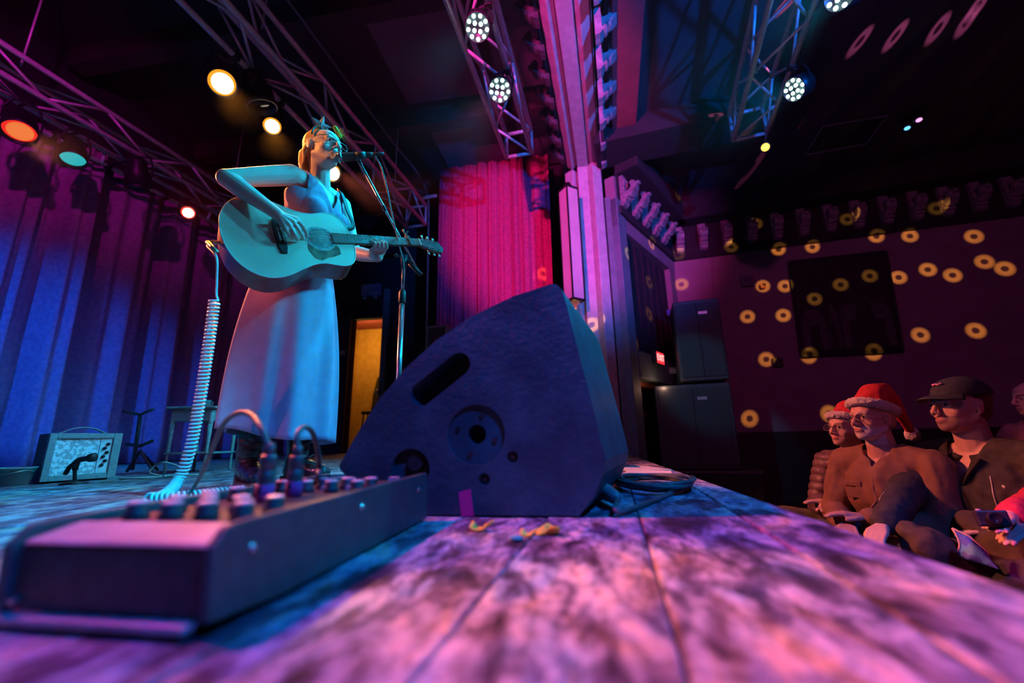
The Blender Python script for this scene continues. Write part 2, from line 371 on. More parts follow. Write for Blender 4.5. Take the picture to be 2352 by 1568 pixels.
# stage ceiling: a lighter coffer grid of panels between dark beams
M_panel = mat('ceiling_panel', (.16, .09, .14), (.12, .07, .11), .8, scale=2)
cs = bpy.data.objects['ceiling_stage']
for i, y in enumerate((.6, 2.1, 3.6, 5.1)):
    for x in (-1.75, -.55):
        build(MB().box((x + SL * y, y, 4.385), (.95, 1.1, .03)), 'ceiling_panel', M_panel, cs, bevel=.004, seg=1)
for y in (-.2, 1.35, 2.85, 4.35, 5.8): build(MB().box((-2.4, y, 4.28), (5.6, .16, .24)), 'ceiling_beam', M_ceil, cs)
ch = bpy.data.objects['ceiling_house']
q = [AZ(1478, 240, HC - .01), AZ(1700, 195, HC - .01), AZ(1690, 300, HC - .01), AZ(1470, 335, HC - .01)]
build(MB().box((q[0] + q[2]) / 2 - Vector((0, 0, .12)), (2.2, (q[2] - q[0]).y * .8, .26), WM.to_4x4().to_3x3() if False else Matrix((WD, Vector((-WD.y, WD.x, 0)), Vector((0, 0, 1)))).transposed()), 'ceiling_beam', M_dark, ch)
q = [AZ(1850, 355, HC - .02), AZ(1990, 330, HC - .02), AZ(2040, 265, HC - .02), AZ(1890, 290, HC - .02)]
fr = [q[0], q[1], q[2], q[3], q[0]]
hv = MB()
for a, b in zip(fr, fr[1:]): hv.cyl(a, b, .012, n=4)
build(hv, 'hatch_frame', mat('hatch_trim', (.25, .22, .3), rough=.5), ch)
c = sum(q, Vector()) / 4
build(MB().prism([((p - c).x, (p - c).y) for p in q], c, Matrix.Identity(3), .015), 'hatch_cover', M_dark, ch)

# ------------------------------------------------------------------ proscenium: header strips overhead, column below, cornices
YC = 4.6
ZH = AY(1340, 375, YC).z
def colX(x, y=372): return AY(x, y, YC).x
M_prosc = mat('cream_painted_plaster', (.62, .56, .58), (.52, .46, .50), .55, scale=14, bump=.08, bscale=40)
M_gold = mat('dull_plaster_ornament', (.34, .28, .33), (.2, .16, .2), .5, scale=20, bump=.2)
pr = thing('trim_1', (colX(1340), YC, 0), 'stepped proscenium frame, column and overhead header with flat bands', kind='structure')
def along(x, Y): return x + SL * (Y - YC)
bands = [(1303, 1320, .0), (1326, 1349, -.03), (1352, 1375, .0)]
hdm = Matrix((Vector((BD.y, -BD.x, 0)), BD, Vector((0, 0, 1)))).transposed()
for k, (xa, xb, dz) in enumerate(bands):
    a, b = colX(xa), colX(xb); ym = (YC + .1 - 1.2) / 2
    c_ = Vector((along((a + b) / 2, ym), ym, ZH + dz + .06)); m_ = hdm @ Matrix.Rotation(R((1 - k) * 42), 3, 'Y')
    build(MB().box(c_, ((b - a) * 1.12, YC + 1.35, .09), m_), 'header_band', M_prosc, pr, bevel=.012)
a, b = colX(1296), colX(1380)
p = [(along(a, -1.2), -1.2), (along(b, -1.2), -1.2), (b, YC + .3), (a, YC + .3)]
build(MB().prism(p, (0, 0, ZH + .05), Matrix.Identity(3), 1.0), 'header_core', M_dark, pr)
a, b = colX(1412), colX(1463)
p = [(along(a, -1.2), -1.2), (along(b, -1.2), -1.2), (b, YC + .3), (a, YC + .3)]
build(MB().prism(p, (0, 0, ZH + .06), Matrix.Identity(3), .3), 'ceiling_band', mat('red_band_paint', (.42, .06, .10), (.34, .05, .08), .6, scale=6), pr, bevel=.01)
for k, (xa, xb, dy) in enumerate([(1299, 1322, .06), (1326, 1350, .0), (1352, 1376, -.05)]):
    a, b = colX(xa), colX(xb)
    build(MB().box(((a + b) / 2, YC + .09 + dy, (ZH - .012 + ZF) / 2), ((b - a) * 1.1, .10, ZH - .012 - ZF), RZ(R((k - 1) * 38))), 'column_band', M_prosc, pr, bevel=.012)
build(MB().box(((colX(1296) + colX(1384)) / 2, YC + .3, (ZH + ZF) / 2), (colX(1384) - colX(1296), .3, ZH - ZF)), 'column_core', M_dark, pr)
build(MB().box((colX(1392), YC + .16, (ZH - .5 + ZF) / 2), (.11, .3, ZH - .5 - ZF)), 'column_edge', M_frame, pr, bevel=.01)

def bracket_mesh(s, m):
    """scrolled acanthus bracket, local x = out from the wall, z = up"""
    prof = [(0, 0), (.10, .03), (.16, .10), (.17, .18), (.22, .25), (.34, .30), (.46, .42), (.50, .56), (.46, .68), (.36, .72), (.30, .66), (.34, .60), (.34, .52), (.26, .44), (.16, .42), (.14, .60), (.10, .78), (.12, 1.0), (0, 1.0)]
    mb = MB().prism([(x * s, z * s) for x, z in prof], (0, .13 * s, 0), Matrix(((1, 0, 0), (0, 0, -1), (0, 1, 0))), .26 * s)
    for k in range(5):                                            # leaf lobes over the front
        t = k / 4; mb.ell(((.20 + .32 * t) * s, 0, (.2 + .42 * t) * s), (.075 * s, .17 * s * (1 - .35 * t), .06 * s), RZ(0), 8, 5)
    for d in (-1, 1): mb.ell((.12 * s, d * .10 * s, .78 * s), (.06 * s, .05 * s, .16 * s), None, 8, 5)
    me = mb.mesh('cornice_bracket'); me.materials.append(m); return me
BRK = bracket_mesh(.42, M_gold)
co = thing('trim_2', c1 + Vector((0, 0, zc)), 'plaster cornice with a row of scrolled leaf brackets under the house ceiling', kind='structure')
for n, (st, d, nrm, L, z) in enumerate([(c1, WD, WN, 6.0, zc), (c0, SD, SN, ln, zc)]):
    m = Matrix((d, Vector((0, 0, 1)), nrm)).transposed()
    def cb(z0, z1, o): return MB().box(st + d * L / 2 + nrm * (o / 2) + Vector((0, 0, (z0 + z1) / 2)), (L, z1 - z0, o), m)
    build(cb(z - .09, z + .02, .05), 'cornice_ledge', M_dark, co, bevel=.01)
    build(cb(z + .02, z + .5, .02), 'cornice_frieze', M_dark, co)
    build(cb(z + .46, HC + .1, .3), 'cornice_crown', M_dark, co, bevel=.02)
    sp = .33; rm = Matrix((nrm, Vector((0, 0, 1)).cross(nrm), Vector((0, 0, 1)))).transposed()
    for k in range(int(L / sp)): piece('cornice_bracket', BRK, co, st + d * (.12 + sp * k) + nrm * .02 + Vector((0, 0, z + .03)), rm)
# brackets that run along the header towards us, house side and stage side
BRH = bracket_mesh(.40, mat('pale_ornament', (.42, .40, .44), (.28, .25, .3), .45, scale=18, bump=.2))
hx = colX(1381)
hn = Vector((BD.y, -BD.x, 0)); rm = Matrix((hn, Vector((0, 0, 1)).cross(hn), Vector((0, 0, 1)))).transposed()
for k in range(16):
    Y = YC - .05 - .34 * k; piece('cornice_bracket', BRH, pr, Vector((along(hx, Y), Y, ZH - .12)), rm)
BRS = bracket_mesh(.36, mat('dark_ornament', (.10, .07, .09), (.06, .04, .06), .6, scale=18, bump=.2))  # darker colour for the stage-side brackets
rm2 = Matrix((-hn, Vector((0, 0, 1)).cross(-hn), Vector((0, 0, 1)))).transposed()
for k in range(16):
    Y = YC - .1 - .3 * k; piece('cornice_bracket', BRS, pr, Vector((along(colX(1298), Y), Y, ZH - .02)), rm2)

# ------------------------------------------------------------------ curtains
def curtain(name, p0, p1, z0, z1, m, label, waves, amp, seed, flare=.0):
    random.seed(seed); p0, p1 = Vector(p0), Vector(p1); d = (p1 - p0); L = d.length; d.normalize(); nn = Vector((d.y, -d.x, 0))
    knots = [0.0]
    while knots[-1] < L: knots.append(knots[-1] + random.uniform(.6, 1.5) * waves)
    ph = [random.uniform(.4, 1.0) for _ in knots]
    def depth(u):
        for i in range(len(knots) - 1):
            if knots[i] <= u <= knots[i + 1] + 1e-9:
                t = (u - knots[i]) / (knots[i + 1] - knots[i]); f = (0.5 - 0.5 * math.cos(2 * math.pi * t)); return amp * ph[i] * (f ** .42) + amp * .12 * math.sin(6 * math.pi * t + i)
        return 0
    N = int(L / waves * 22)
    def fn(u, v):
        z = z0 + (z1 - z0) * v; k = 1.12 - .35 * v
        uu = u * L + .02 * math.sin(v * 5 + u * 9) * (1 - v)
        p = p0 + d * uu + nn * depth(min(max(uu, 0), L)) * k; p.z = z; return p
    mb = MB().grid(fn, N, 14)
    o = build(mb, name, m, smooth=True, label=label, cat='curtain')
    s = o.modifiers.new('thick', 'SOLIDIFY'); s.thickness = .008; return o
M_cur = mat('plum_velvet', (.42, .15, .40), (.34, .11, .33), .85, scale=30, bump=.15, bscale=90, spec=.15)
M_red = mat('crimson_velvet', (.62, .06, .20), (.48, .045, .15), .85, scale=30, bump=.15, bscale=90, spec=.15)
curtain('stage_curtain', (-4.85, -.9, 0), (-4.85, 6.2, 0), .01, 3.08, M_cur, 'wide plum velvet curtain across the back of the stage', .42, .34, 3)
p = AY(1010, 390, 5.2); q = AY(1250, 360, 5.2)
curtain('wing_curtain', (p.x, 5.2, 0), (q.x + .05, 5.2, 0), .01, p.z, M_red, 'crimson velvet leg curtain beside the proscenium column', .16, .09, 11)
cv = MB()

# ------------------------------------------------------------------ trusses
M_alu = mat('truss_aluminium', (.62, .60, .64), (.5, .48, .52), .32, .25, scale=30)
M_steel = mat('black_steel', (.03, .03, .035), (.05, .05, .055), .45, .3, scale=20)
def bar_mesh(L, r):
    me = MB().cyl((0, 0, 0), (0, 0, L), r, n=8).mesh('bar', smooth=True); me.materials.append(M_alu); return me
_bars = {}
def bar(name, a, b, r, parent):
    a, b = Vector(a), Vector(b); L = round((b - a).length, 3); k = (L, r)
    if k not in _bars: _bars[k] = bar_mesh(L, r)
    return piece(name, _bars[k], parent, a, frame(b - a))
def truss(p0, p1, w, h, label, bays, flip=1):
    """four tubes with zigzag bracing; p0-p1 runs along the lower chord nearest the curtain"""
    p0, p1 = Vector(p0), Vector(p1); d = (p1 - p0).normalized(); s = Vector((d.y, -d.x, 0)); u = Vector((0, 0, 1)); L = (p1 - p0).length
    t = thing('lighting_truss', (p0 + p1) / 2, label, 'truss')
    C = [Vector(), s * w, s * w + u * h, u * h]
    for c in C: bar('chord', p0 + c, p1 + c, .024, t)
    st = L / bays
    for i in range(bays):
        a, b = p0 + d * st * i, p0 + d * st * (i + 1)
        if i % 2: a, b = b, a
        bar('brace', a + C[0], b + C[3], .012, t); bar('brace', a + C[1], b + C[2], .012, t)
        bar('brace', a + C[3], b + C[2], .012, t); bar('brace', a + C[0], b + C[1], .012, t)
    for e in (p0, p1):
        for i in range(4): bar('end_bar', e + C[i], e + C[(i + 1) % 4], .018, t)
    for k in (.2, .55, .9):
        q = p0 + d * L * k + s * w / 2; ztop = 4.39 if q.x < 0 else HC - .02
        bar('hanger', q + u * h, Vector((q.x, q.y, ztop)), .008, t)
    return t
def tx(x, Y, Y0): return x + SL * (Y - Y0)
truss((tx(-4.46, -1, 2.5), -1, 3.0), (tx(-4.46, 4.6, 2.5), 4.6, 3.0), .25, .24, 'long box truss in front of the plum rear curtain', 14)
truss((tx(-2.46, -1, 2.1), -1, 3.08), (tx(-2.46, 4.9, 2.1), 4.9, 3.08), .29, .30, 'box truss above the singer carrying the amber lamps', 14)
truss((tx(-.66, -1, 3), -1, 3.08), (tx(-.66, 3.72, 3), 3.72, 3.08), .27, .28, 'box truss over the stage front with two cyan lamps', 11)
a = AZ(1770, 0, 3.1); b = AZ(1685, 322, 3.1); d = (b - a).normalized()
truss(a - d * 3.4, b, .3, .3, 'box truss hanging over the audience', 12)
pp = thing('lamp_pipe', (-4.5, 1.8, 2.86), 'steel lamp pipe slung below the rear truss', 'pipe')
bar('pipe', (tx(-4.52, -1, 2.5), -1, 2.9), (tx(-4.52, 4.4, 2.5), 4.4, 2.9), .022, pp)
for Y in (-.5, .6, 1.7, 2.8, 3.9): bar('pipe_clamp', (tx(-4.46, Y, 2.5) - .03, Y, 2.88), (tx(-4.46, Y, 2.5), Y, 3.02), .016, pp)

# ------------------------------------------------------------------ lamps
M_can = mat('can_black', (.02, .02, .024), (.035, .035, .04), .4, .4, scale=25)
CH = []                                      # lower tubes the lamps can hang from
def hang_at(top, which):
    best = None
    for nm, a_, b_ in CH:
        if nm != which: continue
        t_ = min(max((top - a_).dot(b_ - a_) / (b_ - a_).length_squared, 0), 1); q_ = a_ + (b_ - a_) * t_
        if best is None or (q_ - top).length < (best - top).length: best = q_
    return best
for nm, xx, Y0_, ya, yb, z_ in (('rear', -4.52, 2.5, -1, 4.4, 2.9), ('mid', -2.46, 2.1, -1, 4.9, 3.08), ('mid', -2.17, 2.1, -1, 4.9, 3.08), ('front', -.66, 3, -1, 3.72, 3.08), ('front', -.39, 3, -1, 3.72, 3.08)):
    CH.append((nm, Vector((tx(xx, ya, Y0_), ya, z_)), Vector((tx(xx, yb, Y0_), yb, z_))))
CH.append(('house', a - d * 3.4, b)); CH.append(('house', a - d * 3.4 + Vector((d.y, -d.x, 0)) * .3, b + Vector((d.y, -d.x, 0)) * .3))
def par_can(p, t, r, lens, label, hang, group=None, beam=None, body=.26):
    """old style can: lens, rim, ribbed body, yoke and clamp"""
    p = Vector(p); d = (Vector(t) - p).normalized(); m = frame(d)
    o = thing('par_can', p, label, 'stage lamp', group)
    build(MB().lathe([(r * .55, -body), (r * .72, -body * .92), (r * .78, -body * .6), (r, -body * .45), (r, -.01), (r * 1.06, -.01), (r * 1.06, .03), (r * .97, .03), (r * .97, -.02), (0, -.02)], p, m, 28), 'housing', M_can, o, True)
    rim_, core = lens if isinstance(lens, tuple) else (lens, lens)
    build(MB().lathe([(0, .006), (r * .4, .004), (r * .8, -.001), (r * .95, -.012), (r * .9, -.018), (0, -.018)], p, m, 28), 'lens', rim_, o, True)
    if core is not rim_: build(MB().lathe([(0, .014), (r * .4, .0125), (r * .74, .006), (r * .72, .001), (0, .001)], p - m.col[1] * r * .04, m, 28), 'lamp_filament', core, o, True)
    sx = d.cross(Vector((0, 0, 1))).normalized(); c = p - d * body * .4; u = Vector((0, 0, 1))
    top = c + u * (r + .10)
    build(MB().tube([c + sx * (r + .012), c + sx * (r + .014) + u * r * .8, top + sx * r * .7, top, top - sx * r * .7, c - sx * (r + .014) + u * r * .8, c - sx * (r + .012)], .009, 6), 'yoke', M_can, o)
    hp_ = hang_at(top, hang); build(MB().cyl(top, hp_, .012).box(hp_, (.05, .05, .06)), 'clamp', M_can, o, bevel=.004)
    if beam: 
        l = spot('beam', p + d * .06, t, *beam); l.data.shadow_soft_size = r * .5
    return o
def led_par(p, t, r, label, group, beam=None, hang='front'):
    p = Vector(p); d = (Vector(t) - p).normalized(); m = frame(d, (0, 0, 1)); o = thing('led_par', p, label, 'stage lamp', group)
    build(MB().lathe([(r * .7, -.13), (r * 1.05, -.11), (r * 1.05, .012), (r * .98, .012), (r * .98, .0), (0, .0)], p, m, 28), 'housing', M_can, o, True)
    led = MB().lathe([(0, .011), (r * .09, .010), (r * .15, .004), (r * .155, 0)], (0, 0, 0), None, 12).mesh('led_lens', smooth=True); led.materials.append(emis('cyan_white_led', (.55, 1, .98), 9))
    for n, q, a0 in ((9, .78, .2), (4, .34, .5)):
        for i in range(n):
            a = a0 + 2 * math.pi * i / n; piece('led_lens', led, o, p + m @ Vector((r * q * math.cos(a), r * q * math.sin(a), .002)), m)
    sx = d.cross(Vector((0, 0, 1))).normalized(); c = p - d * .06; u = Vector((0, 0, 1)); top = c + u * (r + .07)
    build(MB().tube([c + sx * (r + .01), c + sx * (r + .012) + u * r * .8, top + sx * r * .7, top, top - sx * r * .7, c - sx * (r + .012) + u * r * .8, c - sx * (r + .01)], .008, 6), 'yoke', M_can, o)
    hp_ = hang_at(top, hang); build(MB().cyl(top, hp_, .011).box(hp_, (.05, .05, .055)), 'clamp', M_can, o, bevel=.004)
    if beam: spot('beam', p + d * .05, *beam)
    return o
SING = Vector((-1.28, 1.5, 1.15))
L_amb = (emis('amber_lens', (1, .36, .02), 1.1), emis('amber_core', (1, .80, .55), 5)); L_red = (emis('red_lens', (1, .03, .02), .9), emis('red_core', (.95, .22, .05), .9)); L_teal = emis('teal_lens', (.02, .42, .46), 1.0)
L_rw = (emis('red_white_lens', (1, .04, .02), 1.2), emis('red_white_core', (1, .8, .7), 5)); L_off = mat('dark_glass', (.02, .02, .03), rough=.1)
gA = 'amber cans under the middle truss'; gR = 'cans on the rear pipe'
par_can(AZ(510, 190, 2.82), (-1.25, 1.5, 1.25), .095, L_amb, 'bright amber can lamp highest above the guitar', 'mid', gA, ((1, .34, .03), 900, 19, .5))
par_can(AZ(625, 289, 2.80), (-1.25, 1.55, 1.1), .072, L_amb, 'amber can lamp just left of the star headband', 'mid', gA, ((1, .34, .03), 800, 19, .5))
par_can(AZ(765, 398, 2.78), (1.8, 2.2, -.1), .085, L_amb, 'amber can lamp half hidden behind the singer\'s neck', 'mid', gA, ((1, .20, .11), 800, 34, .6))
par_can(AZ(45, 300, 2.62), (-2.7, 1.5, .2), .098, L_red, 'red glowing can lamp at the near end of the rear pipe', 'rear', gR)
spot('red_can_beam', AZ(45, 300, 2.62) + Vector((.12, 0, -.14)), (-1.25, 1.5, 1.05), (1, .24, .10), 900, 26, .4)
par_can(AZ(168, 364, 2.60), (-3.0, 2.0, .1), .085, L_teal, 'teal glowing can lamp on the rear pipe', 'rear', gR)
par_can(AZ(318, 428, 2.62), (-4.3, 3.4, 1.2), .10, L_off, 'unlit black can lamp turned to the rear curtain', 'rear', gR)
par_can(AZ(432, 488, 2.60), (0, .3, .6), .066, L_rw, 'white hot red can lamp beyond the guitar body', 'rear', gR, ((RED), 90, 50, .5))
par_can(AZ(600, 240, 2.84), (-1.8, 3.2, .2), .11, L_off, 'unlit black can between the two amber lamps', 'mid', gA)
gL = 'cyan multi lens lamps'
led_par(AZ(1097, 63, 2.86), (-.55, .55, .5), .082, 'larger cyan lamp near the top of the stage front truss', gL, ((-1.75, 1.05, 0), CYAN, 250, 40, .8, .06))
led_par(AZ(1148, 207, 2.86), (-.6, .4, .3), .088, 'cyan lamp on the stage front truss above the crimson curtain', gL, ((-2.6, 2.3, .1), CYAN, 260, 70, .7, .06))
led_par(AZ(1825, 205, 2.86), (-1.3, 2.2, .9), .088, 'cyan lamp hanging from the truss over the audience', gL, ((-1.3, 1.5, 1.0), CYAN, 320, 50, .6, .05), 'house')
led_par(AZ(1932, -14, 2.86), (-1.3, .6, .9), .09, 'cyan lamp half cut off by the top of the frame', gL, ((-1.25, 1.45, .9), CYAN, 290, 55, .6, .05), 'house')
# small house lamps
p = AZ(1758, 338, 2.95)
o = thing('track_light', p, 'small gold spotlight at the end of the audience truss', 'spotlight')
build(MB().lathe([(.02, -.14), (.04, -.12), (.045, 0), (.05, .01), (.04, .012), (.04, .0), (0, 0)], p, frame(CAM - p), 16), 'housing', M_can, o, True)
build(MB().lathe([(0, .01), (.036, .002), (.036, -.004), (0, -.004)], p, frame(CAM - p), 16), 'lens', emis('gold_lens', (1, .5, .05), 4), o, True)
build(MB().cyl(p + Vector((0, .04, .03)), hang_at(p, 'house'), .008), 'stem', M_can, o)
for k, (x, y, c, nm) in enumerate([(2110, 272, (.9, .25, .8), 'pink'), (2083, 291, (.1, .45, 1), 'blue')]):
    p = AZ(x, y, HC - .12)
    o = thing('ceiling_spot', p, f'tiny {nm} ceiling spot near the hatch', 'spotlight', 'tiny ceiling spots')
    build(MB().lathe([(.045, .12), (.045, .0), (.05, -.01), (.03, -.012), (0, -.012)], p, None, 12), 'housing', M_can, o, True)
    build(MB().ell(p - Vector((0, 0, .02)), (.028, .028, .016), None, 10, 6), 'bulb', emis(nm + '_bulb', c, 2.5), o, True)
# cable strung along the ceiling and down the wing
pts = [AZ(560, -120, 4.05), AZ(660, 0, 4.05), AZ(800, 190, 4.02), AZ(905, 330, 4.0), AZ(962, 402, 3.95)]
e = pts[-1]; pts += [AY(982, 450, e.y), AY(984, 520, e.y + .02), AY(982, 640, e.y + .02), Vector((AY(984, 700, e.y).x, e.y, .02))]
build(MB().tube(catmull(pts, 8), .012, 6), 'power_cable', mat('cable_grey', (.2, .2, .24), rough=.5), label='thin cable strung under the ceiling and down the wing', cat='cable')
build(MB().cyl(AY(955, 457, e.y - .04), AY(1003, 449, e.y - .04), .022, n=8), 'wall_bracket', M_alu, label='short metal bar across the hanging cable', cat='bracket')

# ------------------------------------------------------------------ monitor wedge
YM = 0.995
M_wedge = mat('scuffed_black_box', (.018, .062, .085), (.045, .125, .155), .5, scale=9, bump=.25, bscale=70, lo=.42, hi=.75, detail=8)
def wp(x, y): p = AY(x, y, YM); return (p.x, max(p.z, .0))
out = [wp(1330, 1189), wp(1362, 1150), wp(1386, 1092), wp(1391, 1060), wp(1368, 960), wp(1330, 815), wp(1298, 690), wp(1290, 668), wp(1278, 656), wp(1264, 656), wp(1180, 683), wp(1080, 731), wp(1000, 786), wp(930, 850), wp(870, 921), wp(815, 1008), wp(779, 1072), wp(781, 1082), wp(800, 1103)]
out.append((wp(950, 1185)[0], 0.0))
WDT = .56
MXZ = Matrix(((1, 0, 0), (0, 0, 1), (0, 1, 0)))                # local (x, y, z) -> world (x, z, y): outline in xz, depth along +y
def wc(x, y): p = AY(x, y, YM); return Vector((p.x, YM, p.z))
MSH = Matrix(((1, 0, .20), (0, 0, 1), (0, 1, 0)))               # the cabinet runs slightly skewed towards the edge
body = MB().prism(out, (0, YM, .004), MSH, WDT)
cut = []
a, b = wc(968, 905), wc(1054, 836)
def slot(a, b, r, dep):
    d = (b - a).normalized(); n = Vector((-d.z, 0, d.x)); pl = []
    for k in range(13): t = math.pi / 2 + math.pi * k / 12; q = a + d * r * math.cos(t) + n * r * math.sin(t); pl.append((q.x, q.z))
    for k in range(13): t = -math.pi / 2 + math.pi * k / 12; q = b + d * r * math.cos(t) + n * r * math.sin(t); pl.append((q.x, q.z))
    return MB().prism(pl, (0, YM - .02, 0), MXZ, dep + .02)
cut.append(slot(a, b, .030, .09))
def disc(c, r, dep, n=40): return MB().cyl(c - Vector((0, .02, 0)), c + Vector((0, dep, 0)), r, n=n)
mc = wc(1093, 997)
cut.append(disc(mc, .072, .010)); cut.append(disc(mc, .0235, .08))
jc = wc(942, 1078)
cut.append(disc(jc, .050, .022)); cut.append(disc(wc(955, 1068), .017, .06))
for s_ in ((1177, 1049), (1112, 1100)): cut.append(disc(wc(*s_), .014, .012, 20))
me = boolean(body, cut)
wd = thing('stage_monitor', (wc(1100, 1188).x, YM + WDT / 2, 0), 'scuffed black wedge monitor speaker at the stage edge', 'speaker')
me.materials.append(M_wedge); shift(me, ORG[wd]); o = link('cabinet', me, wd, bevel=.0065, seg=3)
# rim ridges, screws and inner plates
for k in range(4):
    a_ = .3 + k * math.pi / 2; q = mc + Vector((.049 * math.sin(a_), .009, .049 * math.cos(a_)))
    build(MB().cyl(q, q + Vector((0, -.004, 0)), .0065, n=10), 'screw', M_steel, wd)
build(MB().cyl(mc + Vector((0, .075, 0)), mc + Vector((0, .079, 0)), .024, n=24), 'socket_bottom', M_black, wd)
build(slot(a, b, .0295, .0), 'handle_back', M_black, wd).location = (0, .108, 0)
q = wc(950, 1062)
build(MB().cyl(q + Vector((0, .02, 0)), q + Vector((0, .01, 0)), .020, n=20), 'jack_socket', M_steel, wd)
for s_ in ((1177, 1049), (1112, 1100)):
    q = wc(*s_); build(MB().lathe([(0, -.004), (.006, -.003), (.009, 0), (.009, .004), (0, .004)], q + Vector((0, .010, 0)), MXZ, 12), 'screw', M_steel, wd)
# metal grille on the sloped face towards the singer
gp = out[10:17]
gm = MB().prism([(x - .004, z + .004) for x, z in gp] + [(x + .004, z - .006) for x, z in reversed(gp)], (.20 * .03, YM + .03, 0), MSH, WDT - .06)
build(gm, 'grille', M_steel, wd)
tp = [wc(1053, 1130), wc(1081, 1122), wc(1089, 1184), wc(1060, 1186)]
build(MB().prism([(p.x, p.z) for p in tp], (0, YM - .0012, 0), MXZ, .0014), 'tape_strip', mat('pink_gaffer_tape', (1.0, .03, .30), (.95, .02, .26), .55, scale=60), wd, label='bright pink tape strip')
# plug and cable coil behind the wedge
M_cab = mat('rubber_cable', (.07, .085, .09), (.10, .12, .125), .5, scale=40)
p0 = AZ(1378, 1122, .035); p1 = AZ(1418, 1145, .03)
o = thing('power_plug', (p0 + p1) / 2, 'stubby cable plug lying behind the wedge monitor', 'plug')
d = (p1 - p0).normalized(); Lg = (p1 - p0).length
build(MB().lathe([(0, 0), (.018, 0), (.021, .006), (.021, Lg * .5), (.018, Lg * .55), (.018, Lg * .8), (.010, Lg)], p0, frame(d), 18), 'shell', mat('plug_grey', (.16, .22, .24), rough=.4), o, True)
for k in range(3): build(MB().lathe([(.0225, 0), (.0225, .003), (.019, .004), (.019, -.001)], p0 + d * (.012 + k * .009), frame(d), 18), 'grip_ring', M_steel, o)
random.seed(5)
cc = AZ(1500, 1120, 0); 
coil = []
for k in range(150):
    t = k / 149 * 2 * math.pi * 5; rr = 1 + .13 * math.sin(t * .83 + 1)
    coil.append(cc + Vector((.115 * rr * math.cos(t), .20 * rr * math.sin(t), .010 + .0052 * (k / 30) + .003 * math.sin(t * 2.3))))
coil = catmull([p1, p1 + d * .05 + Vector((0, 0, -.018)), coil[0]], 8)[:-1] + coil
build(MB().tube(coil, .0062, 6), 'cable_coil', M_cab, smooth=True, label='coiled black cable on the boards behind the wedge', cat='cable')
# set lists and folders further along the edge
random.seed(9)
M_paper = mat('set_list_paper', (.75, .62, .52), (.68, .56, .46), .8, scale=25)
for k, (x, y, a_, s_) in enumerate([(1470, 1078, .3, .30), (1545, 1090, -.2, .26)]):
    p = AZ(x, y, 0); p.x = min(p.x, EDGE - .17); build(MB().box((p.x, p.y, .004 + .004 * k), (s_ * .8, s_, .006), RZ(a_)), 'paper_sheet', M_paper, label=['loose paper sheets behind the cable coil', 'second paper sheet by the stage edge beyond the coil'][k], cat='paper', bevel=.001)
p = AZ(1425, 1085, 0)
build(MB().box((p.x + .02, p.y + .45, .055), (.05, .34, .10), Matrix.Rotation(.5, 3, 'Y')), 'pedal_board', mat('red_brown_case', (.4, .14, .12), rough=.5), label='low reddish case leaning behind the wedge', cat='case', bevel=.006)
# yellow scraps on the boards
M_pet = mat('yellow_peel', (1.0, .80, .08), (1.0, .62, .06), .6, scale=60)
for k, (x, y, s_, lb) in enumerate([(1103, 1218, .036, 'curled yellow scrap nearest the pink tape'), (1213, 1232, .026, 'small yellow scrap in the middle of the three'), (1262, 1229, .036, 'wide yellow scrap furthest from the mixer')]):
    c = AZ(x, y, 0); random.seed(k + 3); ph = random.uniform(0, 6)
    def fn(u, v):
        a_ = u * 2 * math.pi; r_ = s_ * .55 * v * (1 + .28 * math.sin(3 * a_ + ph) + .15 * math.sin(5 * a_)); cup = .45 * s_ * v * v * (.45 + .55 * math.sin(2 * a_ + ph)) 
        return c + Vector((r_ * math.cos(a_) * 1.1, r_ * math.sin(a_) * .8, .002 + max(cup, 0)))
    o = build(MB().grid(fn, 22, 4, True), 'yellow_scrap', M_pet, smooth=True, label=lb, cat='scrap', group='yellow scraps on the boards')
    q = o.modifiers.new('t', 'SOLIDIFY'); q.thickness = .002
c = AZ(1186, 1240, 0)
build(MB().lathe([(0, .0), (.010, .0005), (.013, .003), (.009, .006), (0, .007)], c, None, 14), 'blue_bead', mat('teal_plastic', (.05, .45, .5), rough=.3), smooth=True, label='small teal button on the boards beside the yellow scraps', cat='button')

# ------------------------------------------------------------------ mixer in the foreground
X1, X0, Y0, Y1 = -.352, -.605, .378, .945                     # right and left side, near and far end
ZT0, ZT1 = .078, .098
mx = thing('mixing_desk', ((X0 + X1) / 2, (Y0 + Y1) / 2, 0), 'black mixing desk with rows of knobs in the foreground', 'mixer')
M_chas = mat('mixer_steel', (.03, .034, .04), (.045, .05, .058), .42, .2, scale=60, bump=.1, bscale=300)
M_cheek = mat('mixer_cheek', (.03, .06, .068), (.04, .078, .088), .5, scale=50, bump=.1, bscale=250)
MYZ = Matrix(((0, 0, 1), (1, 0, 0), (0, 1, 0)))                # outline in (y, z), depth along +x
def side(x, th): return MB().prism([(Y0, .012), (Y0 - .004, ZT0), (Y0 + .012, ZT0 + .018), (Y0 + .03, ZT1), (Y1 - .01, ZT1 + .006), (Y1, ZT1), (Y1, .004), (Y0 + .1, .004)], (x, 0, 0), MYZ, th)
build(side(X1 - .012, .012), 'side_cheek', M_cheek, mx, bevel=.003)
build(side(X0, .012), 'side_cheek', M_cheek, mx, bevel=.003)
build(MB().prism([(Y0 + .006, .014), (Y0 + .006, ZT0 - .002), (Y0 + .055, ZT0 + .010), (Y1 - .006, ZT1 - .010), (Y1 - .006, .010)], (X0 + .012, 0, 0), MYZ, X1 - X0 - .024), 'chassis', M_chas, mx, bevel=.002)
